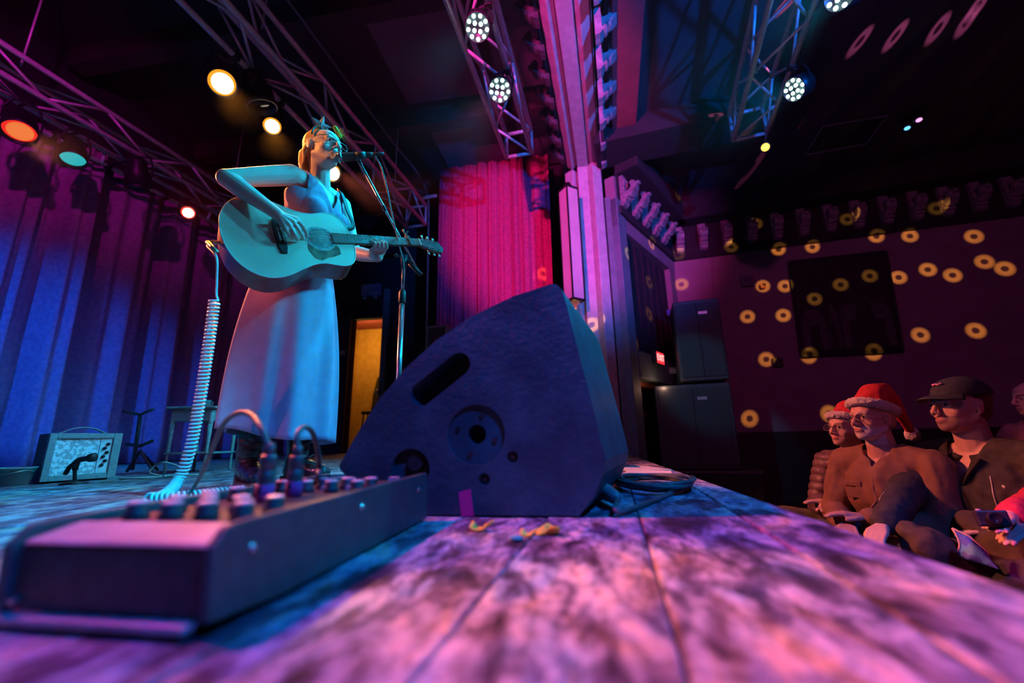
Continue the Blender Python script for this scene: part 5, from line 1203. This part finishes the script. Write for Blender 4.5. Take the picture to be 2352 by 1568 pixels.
po = thing('wall_banner', (A + C_) / 2, 'dark banner with faint print on the plum wall', 'banner')
M_ban = mat('banner_cloth', (.025, .02, .024), (.04, .03, .038), .8, scale=7, bump=.1)
def bl(u, v): return (A.lerp(B, u)).lerp(D_.lerp(C_, u), v) + WN * (.006 * math.sin(u * 11) * v)
o = build(MB().grid(bl, 24, 12), 'banner_cloth', M_ban, po, True); s_ = o.modifiers.new('t', 'SOLIDIFY'); s_.thickness = .012
for (u0, v0), (u1, v1) in (((0, 0), (1, 0)), ((0, 1), (1, 1)), ((0, 0), (0, 1)), ((1, 0), (1, 1))): build(MB().cyl(bl(u0, v0), bl(u1, v1), .022, n=8), 'banner_rail', M_black, po)
M_let = mat('faded_print', (.09, .065, .085), (.06, .045, .06), .7, scale=12)
uu = (B - A).normalized(); vv = Vector((0, 0, 1)); vv = (vv - uu * vv.dot(uu)).normalized()
for k, (u, v, wd_, hg) in enumerate([(.17, .74, .30, .56), (.36, .72, .16, .60), (.58, .72, .30, .60), (.82, .72, .30, .60)]):
    ar = [(-wd_ / 2, -hg / 2), (-wd_ * .22, -hg / 2), (-wd_ * .18, hg * .1), (wd_ * .18, hg * .1), (wd_ * .22, -hg / 2), (wd_ / 2, -hg / 2), (wd_ * .45, hg * .3), (wd_ * .2, hg / 2), (-wd_ * .2, hg / 2), (-wd_ * .45, hg * .3)]
    build(MB().prism(ar, bl(u, v) + WN * .010, Matrix((uu, vv, uu.cross(vv))).transposed(), .003 if uu.cross(vv).dot(WN) > 0 else -.003), 'printed_shape', M_let, po)
def bl2(u, v): return bl(.12 + .8 * u, .14 + .08 * v + .05 * math.sin(3.0 * u)) + WN * .010
build(MB().grid(bl2, 20, 1), 'printed_band', M_let, po)
# small boxes and conduit on the plum wall
for k, (x, y, s_, c_, lb_) in enumerate([(1752, 657, .07, (.45, .08, .1), 'small red fire alarm on the plum wall'), (1716, 645, .16, (.16, .12, .2), 'grey junction box high on the plum wall'), (1786, 832, .12, (.05, .04, .05), 'dark socket box low on the plum wall')]):
    p = W(x, y, .03); o = thing('wall_box', p, lb_, 'wall box'); build(MB().box(p, (s_, s_, .06), WM), 'box_body', mat(f'box_{k}', c_, rough=.5), o, bevel=.008)
    build(MB().box(p + WN * .033, (s_ * .6, s_ * .6, .01), WM), 'cover_plate', mat(f'box_c{k}', tuple(v * .7 for v in c_), rough=.4), o, bevel=.003)
build(MB().cyl(W(1634, 585, .012), W(1640, 690, .012), .012, n=8), 'conduit_pipe', M_wall, label='thin conduit pipe on the plum wall above the speakers', cat='pipe')
for k, (x, y, lb_) in enumerate([(1543, 717, 'small blue floodlight beside the upper loudspeaker'), (1545, 850, 'small pale fitting between the exit sign and speakers')]):
    p = S(x, y, .06); o = thing('small_floodlight', p, lb_, 'floodlight'); m_ = frame((-.5, -.8, -.2))
    build(MB().box(p, (.12, .08, .08), m_), 'housing', M_alu if k else mat('flood_blue', (.1, .14, .5), rough=.4), o, bevel=.008); build(MB().cyl(p, p - SN * .07, .012), 'stem', M_steel, o)

# ------------------------------------------------------------------ rings thrown by the mirror ball on walls and ceiling
def ring_light(name, color, power, ang):
    l = bpy.data.lights.new(name, 'SPOT'); l.color = color; l.energy = power; l.spot_size = R(ang * 2.4); l.spot_blend = 0; l.shadow_soft_size = 0.0
    l.use_nodes = True; nt = l.node_tree; em = nt.nodes['Emission']; tc = nt.nodes.new('ShaderNodeTexCoord'); sx_ = nt.nodes.new('ShaderNodeSeparateXYZ')
    nt.links.new(tc.outputs['Normal'], sx_.inputs[0])
    ac = nt.nodes.new('ShaderNodeMath'); ac.operation = 'ABSOLUTE'; nt.links.new(sx_.outputs['Z'], ac.inputs[0])
    cs_ = nt.nodes.new('ShaderNodeMath'); cs_.operation = 'ARCCOSINE'; nt.links.new(ac.outputs[0], cs_.inputs[0])
    rp = nt.nodes.new('ShaderNodeMapRange'); rp.inputs[1].default_value = 0; rp.inputs[2].default_value = R(ang); nt.links.new(cs_.outputs[0], rp.inputs[0])
    cr = nt.nodes.new('ShaderNodeValToRGB'); e = cr.color_ramp.elements; e[0].position = .28; e[0].color = (.08,) * 3 + (1,); e[1].position = 1; e[1].color = (0, 0, 0, 1)
    x = e.new(.42); x.color = (1, 1, 1, 1); x = e.new(.72); x.color = (.9, .9, .9, 1)
    nt.links.new(rp.outputs[0], cr.inputs[0]); nt.links.new(cr.outputs['Color'], em.inputs['Strength']); return l
BALL = Vector((2.9, 1.0, 2.9))
rl = ring_light('mirror_ball_ring', (1, .42, .05), 1600, 1.15); rp_ = ring_light('mirror_ball_ring_pink', (1, .18, .40), 1600, 1.2)
W_pts = [(1553, 588), (1676, 570), (1788, 573), (1866, 567), (2013, 543), (2090, 542), (2237, 543), (1565, 653), (1752, 657), (1803, 657), (1995, 637), (2064, 637), (2131, 619), (2188, 632), (2261, 601), (2308, 617), (1717, 727), (1799, 724), (2114, 769), (2241, 759), (1760, 825), (1722, 961), (1905, 950), (1868, 690), (1928, 657), (1857, 818), (2005, 810), (1520, 480), (1735, 515), (1945, 505), (2150, 480)]
for x, y in W_pts:
    o = bpy.data.objects.new('mirror_ball_beam', rl); COL.objects.link(o); aim(o, BALL, W(x, y))
for x, y in [(1440, 585), (1495, 560), (1408, 700), (1467, 778), (1500, 640), (1500, 712), (1382, 518)]:
    o = bpy.data.objects.new('mirror_ball_beam', rl); COL.objects.link(o); aim(o, BALL, S(x, y))
for x, y in [(1975, 95), (2057, 82), (2155, 65), (2222, 48), (1480, 400), (1722, 388), (1810, 5), (2245, 15)]:
    o = bpy.data.objects.new('mirror_ball_beam', rp_); COL.objects.link(o); aim(o, BALL, AZ(x, y, HC))

# ------------------------------------------------------------------ the audience on the floor before the stage
from mathutils.bvhtree import BVHTree
JK_ = {}
def on_jacket(N_, TMx, x, z, off=.008):
    h_ = JK_['bvh'].ray_cast(N_ + TMx @ Vector((x, .6, z)), -TMx.col[1])
    return (h_[0] if h_[0] is not None else N_ + TMx @ Vector((x, .13, z))) + TMx.col[1] * off
def sit(px, depth, ang, label, seed, k=1.0, jacket=None, trousers=None, tone=None, hair=None, lean=.04, tilt=0, pitch=0.0, hands=None, nose=1.0, jaw=1.0, loc_label=None, wide=1.0, torso_turn=0.0, puffy=False, vz=-.20):
    H_ = AD(*px, depth); f = Vector((math.cos(R(ang)), math.sin(R(ang)), 0)); s_ = f.cross(Vector((0, 0, 1)))
    ta = R(ang + torso_turn); tf = Vector((math.cos(ta), math.sin(ta), 0)); tr_ = tf.cross(Vector((0, 0, 1)))     # tr_: to the person's right
    M = head_frame(f + Vector((0, 0, pitch)), R(tilt)); up_ = Vector((0, 0, 1))
    N_ = H_ - f * .03 * k - up_ * .155 * k; Pv = N_ - tf * lean - up_ * .50 * k
    pr_ = thing('person', (Pv.x, Pv.y, ZF), label, 'person', 'audience seated on the floor')
    sh = {1: N_ - up_ * .07 * k + tr_ * .185 * k * wide, -1: N_ - up_ * .07 * k - tr_ * .185 * k * wide}
    knee = {e: Pv + tf * .34 * k + tr_ * e * .33 * k + up_ * .08 for e in (1, -1)}; ank = {e: Pv + tf * .40 * k - tr_ * e * .10 * k - up_ * .03 for e in (1, -1)}
    hnd = {1: knee[1] + up_ * .09 - tf * .03, -1: knee[-1] + up_ * .09 - tf * .03}
    if hands: hnd.update(hands)
    elb = {}
    for e in (1, -1):
        a, b_ = sh[e], hnd[e]; d = (b_ - a); L = min(d.length, .52 * k); mid = a + d * .5; h2 = max((.275 * k) ** 2 - (d.length / 2) ** 2, .0009) ** .5
        o_ = (tr_ * e * .7 - tf * .6 - up_ * .35).normalized(); o_ = (o_ - d.normalized() * o_.dot(d.normalized())).normalized(); elb[e] = mid + o_ * h2
    def arms(mb, r):
        for e in (1, -1): mb.limb([sh[e], elb[e]], [r[0], r[1]]); mb.limb([elb[e], hnd[e]], [r[1], r[2]])
    TMx = Matrix((tr_, tf, up_)).transposed()
    b = MB(); head_prims(b, H_, M, k, nose=nose, jaw=jaw)
    b.cap(H_ + M @ Vector((0, -.02, -.06)) * k, N_ - up_ * .03, .056 * k, .064 * k)
    b.cap(N_ - up_ * .04, sh[1], .06 * k, .05 * k); b.cap(N_ - up_ * .04, sh[-1], .06 * k, .05 * k)
    b.ell(N_ - up_ * .17 * k, (.15 * k, .10 * k, .17 * k), TMx); b.ell(Pv + up_ * .12, (.14 * k, .11 * k, .2 * k), TMx)
    arms(b, [.046, .038, .026])
    for e in (1, -1):
        b.limb([Pv + tr_ * e * .08, knee[e], ank[e]], [.07, .05, .035])
        # hand: palm, four bent fingers and a thumb resting or gripping
        d = (hnd[e] - elb[e]).normalized(); n_ = (up_ - d * up_.dot(d)).normalized(); w_ = d.cross(n_) ; pc = hnd[e] + d * .045
        for i in range(4):
            off = w_ * (i - 1.5) * .0185; kq = hnd[e] + d * .085 + off + n_ * .006; b.cap(hnd[e], kq, .02, .012)
            L_ = [.9, 1.0, .95, .78][i] * k
            finger(b, [kq, kq + d * .036 * L_ - n_ * .006, kq + d * .058 * L_ - n_ * .014 * L_, kq + d * .076 * L_ - n_ * .026 * L_], .0088)
        th = w_ * e * .035; finger(b, [hnd[e] + d * .015 + th * .5, hnd[e] + d * .050 + th * 1.15 - n_ * .006, hnd[e] + d * .080 + th * 1.25 - n_ * .014], .0105)
    me = remesh(b, .0050, 1, 'body'); tone_skin(me, H_, M, k, tone, EYES); put(me, 'body', M_skin, pr_); eyes(H_, M, k, pr_, (.0, 1, .05))
    # clothes
    j = MB(); z_ = 1.12 if puffy else 1.0
    for e in (1, -1): j.cap(N_ - up_ * .045 * k + tr_ * e * .05, sh[e] - up_ * .005, .074 * k, .072 * k * z_)
    j.ell(N_ - up_ * .19 * k, (.200 * k * wide, .135 * k, .20 * k), TMx); j.ell(Pv + up_ * .15, (.20 * k * wide, .155 * k, .24 * k), TMx)
    for e in (1, -1):
        wr_ = elb[e].lerp(hnd[e], .93); j.limb([sh[e], elb[e]], [.073 * k * z_, .062 * k * z_]); j.limb([elb[e], wr_], [.060 * k * z_, .044 * k])
    jm = remesh(j, .008, 2, 'jacket')
    if puffy:
        jm.update(); nn = [v.normal.copy() for v in jm.vertices]
        for v in jm.vertices: v.co += nn[v.index] * .010 * (abs(math.sin((v.co.z + .3 * v.co.x) * 62)) ** .6 - .6)
    folds(jm, .012, 9, seed, (1, 1, .6), .003, 35)
    def open_v(p):
        q = TMx.inverted() @ (p - N_); return not (q.y > .03 and q.z > vz + 2.6 * abs(q.x)) and not (math.hypot(q.x, q.y - .012) < .076 * k and q.z > -.10)
    cull(jm, open_v); put(jm, 'jacket', jacket, pr_, thick=.006); JK_['bvh'] = BVHTree.FromPolygons([v.co + ORG[pr_] for v in jm.vertices], [tuple(p.vertices) for p in jm.polygons])
    t_ = MB()
    for e in (1, -1): t_.limb([Pv + tr_ * e * .09, knee[e]], [.105, .078]); t_.limb([knee[e], ank[e]], [.074, .055])
    t_.ell(Pv, (.19, .15, .11), TMx)
    tm2 = remesh(t_, .012, 2, 'trousers'); folds(tm2, .012, 9, seed + 4); put(tm2, 'trousers', trousers, pr_)
    for e in (1, -1):
        c_ = ank[e] - tr_ * e * .04; so_ = MB(); so_.limb([c_, c_ - tr_ * e * .12 - up_ * .02], [.05, .042]); put(remesh(so_, .01, 2, 'shoe'), 'shoe', M_boot, pr_)
    # shirt collar
    ring = [N_ - up_ * (.030 + .035 * max(0, math.cos(a))) + TMx @ Vector((.068 * k * math.sin(a), .072 * k * math.cos(a) + .005, 0)) for a in [2 * math.pi * i / 24 + .25 for i in range(23)]]
    build(MB().tube(ring, .013 * k, 8), 'collar', jacket, pr_, True)
    return pr_, H_, M, k, N_, TMx, elb, hnd
def tone_of(skin, lips, brow, beard=None, btone=None, by=-.01):
    def fn(q):
        if q.y > .082 and abs(q.x) < .022 and -.075 < q.z < -.050: return lips
        if q.y > .06 and .018 < q.z - .08 * (abs(q.x) - .03) < .029 and .011 < abs(q.x) < .052: return brow
        if beard and q.z < -.046 + .10 * max(0, .05 - q.y) and q.y > by and q.z > -.13: return tuple(a * (1 - beard) + c * beard for a, c in zip(skin, btone))
        return skin
    return fn
def hair_cap(H_, M, k, parent, m, back=.0):
    P = lambda x, y, z: H_ + M @ (Vector((x, y, z)) * k); h = MB()
    h.ell(P(0, -.028, .040), (.079 * k, .088 * k, .082 * k), M, 20, 14); h.ell(P(0, -.055, -.005), (.070 * k, .052 * k, .065 * k), M)
    hm = remesh(h, .006, 1, 'hair'); folds(hm, .004, 50, 1); put(hm, 'hair', m, parent)
M_hood = mat('black_hoodie', (.035, .03, .036), (.055, .048, .055), .85, scale=30, bump=.3, bscale=250)
M_brown = mat('brown_canvas', (.30, .15, .10), (.24, .12, .08), .8, scale=14, bump=.25, bscale=180)
M_puff = mat('plum_puffer', (.20, .11, .13), (.15, .08, .10), .45, scale=20, bump=.2)
M_olive = mat('olive_trousers', (.16, .15, .10), (.12, .11, .08), .85, scale=20, bump=.2)
M_jean = mat('dark_jeans', (.04, .04, .055), (.06, .06, .075), .85, scale=25, bump=.2)
M_grey = mat('grey_hair', (.42, .38, .36), (.28, .25, .24), .6, scale=120, stretch=(4, 1, 1), bump=.3)
M_brnh = mat('dark_hair', (.06, .04, .035), (.09, .06, .05), .5, scale=120, bump=.3)
skinA = (.72, .46, .38)
# --- man in the black cap
E1R = AD(2030, 1205, 1.72); 
m1 = sit((2203, 934), 1.90, 186, 'man in a black baseball cap and black zip hoodie', 3, 1.06, M_hood, M_jean, tone_of(skinA, (.5, .25, .24), (.22, .15, .12), .7, (.24, .17, .15), .055), lean=.06, pitch=.08, nose=1.0, jaw=1.1, wide=1.12, torso_turn=10, hands={1: E1R, -1: AD(2325, 1225, 1.62)})
pr_, H_, M, k, N_, TMx, elb, hnd = m1
P = lambda x, y, z: H_ + M @ (Vector((x, y, z)) * k)
hair_cap(H_, M, k * .985, pr_, M_brnh)
M_capm = mat('black_cap_cloth', (.03, .045, .06), (.045, .06, .075), .8, scale=40, bump=.2)
cpm = MB(); cpm.ell(P(0, -.018, .052), (.085 * k, .104 * k, .080 * k), M, 24, 16)
cm = remesh(cpm, .005, 1, 'cap'); Mi = M.inverted(); cull(cm, lambda p: (Mi @ (p - H_)).z > .048 * k - .12 * ((Mi @ (p - H_)).y)); hat = put(cm, 'cap', M_capm, pr_, thick=.003)
def visor(u, v):
    a = R(-58 + 116 * u); r_ = .092 + .066 * v * (math.cos(a) ** .8); return P(.86 * r_ * math.sin(a), -.012 + r_ * math.cos(a) * 1.02, .046 - .10 * (r_ * math.cos(a)) * .2 - .020 * v * v - .9 * (.86 * r_ * math.sin(a)) ** 2 + .004)
vo = build(MB().grid(visor, 24, 6), 'visor', M_capm, hat, True); s_ = vo.modifiers.new('t', 'SOLIDIFY'); s_.thickness = .004
emb = [P(.022 * (u - .5) * 2, .076 - .3 * abs(u - .5) * .04, .094 + .003 * math.sin(u * 14)) for u in [i / 12 for i in range(13)]]
build(MB().tube([q + M.col[1] * .006 for q in emb], .0045, 6), 'cap_emblem', mat('pink_thread', (.8, .3, .6), rough=.6), hat, True)
# open zip edges, polo and badge
def chest(x, z, o=.0): 
    y = .150 * k * max(0, 1 - (x / (.22 * k)) ** 2) ** .5 * (1 if z > -.35 else 1.0); return N_ + TMx @ Vector((x, y + o, z))
M_zip = mat('zip_tape', (.75, .72, .7), rough=.4, metal=.4)
for e in (-1, 1):
    pts = [on_jacket(N_, TMx, e * .105, z) for z in (-.13, -.17, -.21, -.25, -.29, -.33, -.37)]; build(MB().tube(catmull(pts, 5), .0026, 6), 'zip', M_zip, pr_, True)
badge_at = on_jacket(N_, TMx, -.135, -.17, .004)
po_ = MB(); po_.ell(N_ - Vector((0, 0, .20 * k)), (.175 * k, .125 * k, .19 * k), TMx); po_.ell(N_ - Vector((0, 0, .40 * k)), (.17 * k, .14 * k, .22 * k), TMx)
pm = remesh(po_, .008, 2, 'polo_shirt'); cull(pm, lambda p: (lambda q: q.y > .0 and not (q.z > -.185 + 2.4 * abs(q.x)))(TMx.inverted() @ (p - N_))); put(pm, 'polo_shirt', mat('black_polo', (.03, .026, .03), rough=.8, scale=60), pr_, thick=.003)
for e in (-1, 1): build(MB().add([chest(e * .005, -.185, -.012), chest(e * .062, -.05, -.03), chest(e * .088, -.06, -.02), chest(e * .045, -.135, .002)], [(0, 1, 2, 3)]), 'polo_collar', MATS['black_polo'], pr_).modifiers.new('t', 'SOLIDIFY').thickness = .006
build(MB().lathe([(0, .004), (.007, .003), (.008, 0)], badge_at, frame(TMx.col[1]), 8), 'shirt_badge', M_zip, pr_)
# --- man in the santa hat
M_fur = mat('white_fur', (.85, .80, .80), (.78, .73, .73), .95, scale=140, bump=.8, bscale=220); M_felt = mat('red_felt', (.65, .04, .05), (.55, .03, .04), .85, scale=40, bump=.2)
def santa(pr_, H_, M, k, pom, seed):
    P = lambda x, y, z: H_ + M @ (Vector((x, y, z)) * k); ht = MB()
    ht.limb([P(0, -.015, .075), P(0, -.035, .125), P(.0, -.085, .15)], [.084 * k, .066 * k, .045 * k])
    tip = pom; mid = P(0, -.15, .10); ht.limb([P(0, -.085, .15), mid, tip], [.045 * k, .034 * k, .016 * k])
    hm = remesh(ht, .007, 2, 'santa_hat'); folds(hm, .008, 14, seed); Mi = M.inverted(); cull(hm, lambda p: (Mi @ (p - H_)).z > .045 * k - .2 * (Mi @ (p - H_)).y * .5 or (Mi @ (p - H_)).y < -.11 * k)
    h = put(hm, 'santa_hat', M_felt, pr_)
    br = []
    for i in range(33):
        a = 2 * math.pi * i / 32; br.append(P(.080 * math.sin(a), -.014 + .098 * math.cos(a), .060 + .022 * math.cos(a)))
    bm2 = MB(); bm2.limb(br, [.0235 * k] * 33); fm2 = remesh(bm2, .006, 1, 'fur_brim'); folds(fm2, .006, 60, seed, (1, 1, 1), .004, 110); put(fm2, 'fur_brim', M_fur, h)
    pm2 = MB().ell(pom, .036 * k); fm3 = remesh(pm2, .006, 0, 'pompom'); folds(fm3, .006, 60, seed + 1, (1, 1, 1), .004, 110); put(fm3, 'pompom', M_fur, h)
m2 = sit((2002, 962), 2.12, 198, 'bearded man in a santa hat and brown jacket', 8, 1.0, M_brown, M_olive, tone_of((.72, .40, .33), (.55, .26, .24), (.6, .52, .48), .85, (.85, .80, .78)), lean=.05, pitch=.10, nose=1.0, jaw=1.05, wide=1.0, torso_turn=10, vz=-.09, hands={1: AD(1940, 1205, 2.0), -1: AD(1990, 1190, 1.95)})
pr_, H_, M, k, N_, TMx, elb, hnd = m2
hair_cap(H_, M, k * .97, pr_, M_grey); santa(pr_, H_, M, k, AD(2096, 998, 2.2), 2)
glasses(H_, M, k, pr_, mat('clear_frames', (.35, .28, .26), rough=.25), .024, .017)
for e in (-1, 1):
    c_ = on_jacket(N_, TMx, e * .095, -.20, .006); build(MB().box(c_, (.075, .012, .07), TMx), 'chest_pocket', M_brown, pr_, bevel=.005); build(MB().box(c_ + Vector((0, 0, .035)) + TMx.col[1] * .006, (.08, .012, .026), TMx), 'pocket_flap', M_brown, pr_, bevel=.005)
build(MB().tube([on_jacket(N_, TMx, 0, z, .004) for z in (-.12, -.18, -.24, -.30, -.36)], .006, 6), 'button_placket', M_brown, pr_, True)
# --- woman in the santa hat
m3 = sit((1942, 985), 2.50, 200, 'woman in glasses with a santa hat and plum puffer jacket', 15, .95, M_puff, M_olive, tone_of((.78, .50, .42), (.6, .25, .25), (.3, .2, .15)), lean=.05, pitch=.12, wide=.92, torso_turn=5, puffy=True, vz=-.10, hands={1: AD(1895, 1165, 2.35), -1: AD(1925, 1160, 2.3)})
pr_, H_, M, k, N_, TMx, elb, hnd = m3
hair_cap(H_, M, k * .99, pr_, mat('short_grey_hair', (.35, .25, .2), (.25, .17, .14), .6, scale=120, bump=.3)); santa(pr_, H_, M, k, H_ + M @ Vector((-.02, -.17, .06)), 6)
glasses(H_, M, k, pr_, mat('wire_frames', (.5, .45, .35), rough=.3, metal=.7), .024, .019)
# --- person behind in a pinkish top, and one just out of the frame with a camera
m4 = sit((2372, 915), 2.75, 175, 'person in a dusky pink top seated behind the man in the cap', 22, 1.0, mat('dusky_pink_knit', (.42, .18, .22), (.34, .14, .18), .85, scale=40, bump=.3), M_jean, tone_of(skinA, (.5, .25, .24), (.2, .14, .1)), lean=.05, torso_turn=10)
hair_cap(m4[1], m4[2], 1.0, m4[0], M_brnh)
m5 = sit((2560, 950), 1.72, 165, 'person in a red sleeve reaching in from the frame edge with a camera', 31, 1.0, mat('red_fleece', (.75, .04, .10), (.6, .03, .08), .85, scale=40, bump=.3), M_jean, tone_of(skinA, (.5, .25, .24), (.2, .14, .1)), lean=.05, torso_turn=10, hands={1: AD(2322, 1186, 1.48), -1: AD(2400, 1210, 1.42)})
hair_cap(m5[1], m5[2], 1.0, m5[0], M_brnh)
cc_ = AD(2278, 1190, 1.42)
o = thing('compact_camera', cc_, 'small black compact camera held at the right edge', 'camera'); cmx = frame((-.3, -.9, .2), (1, 0, 0))
build(MB().box(cc_, (.085, .052, .026), cmx), 'camera_body', M_steel, o, bevel=.006)
build(MB().lathe([(.020, .012), (.020, .026), (.016, .030), (.013, .026), (0, .024)], cc_, cmx, 20), 'camera_lens', mat('lens_dark', (.03, .03, .04), rough=.1), o, True)
build(MB().cyl(cc_ + cmx @ Vector((-.025, .026, 0)), cc_ + cmx @ Vector((-.025, .031, 0)), .007), 'shutter_button', M_zip, o)
# jacket lying in the lap with blue patterned lining
A_ = [AD(2168, 1205, 1.60), AD(2205, 1222, 1.56), AD(2240, 1252, 1.53), AD(2262, 1288, 1.50)]; B_ = [AD(2176, 1262, 1.58), AD(2200, 1275, 1.54), AD(2228, 1284, 1.52), AD(2255, 1292, 1.50)]
lj = thing('folded_jacket', AD(2180, 1300, 1.56), 'dark jacket with blue patterned lining bundled in the capped man\'s lap', 'jacket')
lb2 = MB(); lb2.limb([AD(2090, 1225, 1.66), AD(2130, 1260, 1.62), AD(2190, 1300, 1.60)], [.05, .085, .09]); lb2.limb([AD(2190, 1290, 1.62), AD(2260, 1330, 1.56), AD(2330, 1330, 1.56)], [.09, .09, .08]); lb2.limb([AD(2230, 1200, 1.72), AD(2300, 1250, 1.62), AD(2350, 1290, 1.56)], [.05, .07, .08])
lm = remesh(lb2, .008, 3, 'bundle'); folds(lm, .016, 9, 2); put(lm, 'bundle', mat('brown_black_cloth', (.09, .06, .045), (.06, .04, .035), .85, scale=18, bump=.3), lj)
def lin(u, v):
    i = u * 3; q = min(int(i), 2); return A_[q].lerp(A_[q + 1], i - q).lerp(B_[q].lerp(B_[q + 1], i - q), v) - fwd * (.03 + .02 * math.sin(v * math.pi))
o = build(MB().grid(lin, 16, 6), 'lining', mat('blue_print_lining', (.10, .42, .70), (.08, .14, .5), .6, scale=22, lo=.48, hi=.52), lj, True); s_ = o.modifiers.new('t', 'SOLIDIFY'); s_.thickness = .004
build(MB().tube([lin(u / 12, 0) for u in range(13)] , .004, 6).tube([lin(0, v / 6) for v in range(7)], .004, 6), 'piping', mat('beige_piping', (.7, .5, .38), rough=.6), lj, True)

# ------------------------------------------------------------------ thin stage haze hanging under the ceiling
hz = build(MB().box((.6, 2.1, 2.95), (10.4, 6.6, 1.5)), 'stage_haze', M_black, label='thin smoke haze hanging under the ceiling around the lamps', cat='haze', kind='stuff')
vm = bpy.data.materials.new('haze'); vm.use_nodes = True; nt = vm.node_tree; nt.nodes.remove(nt.nodes['Principled BSDF'])
vs = nt.nodes.new('ShaderNodeVolumeScatter'); vs.inputs['Density'].default_value = .0045; vs.inputs['Anisotropy'].default_value = .3
nt.links.new(vs.outputs[0], nt.nodes['Material Output'].inputs['Volume']); hz.data.materials[0] = vm
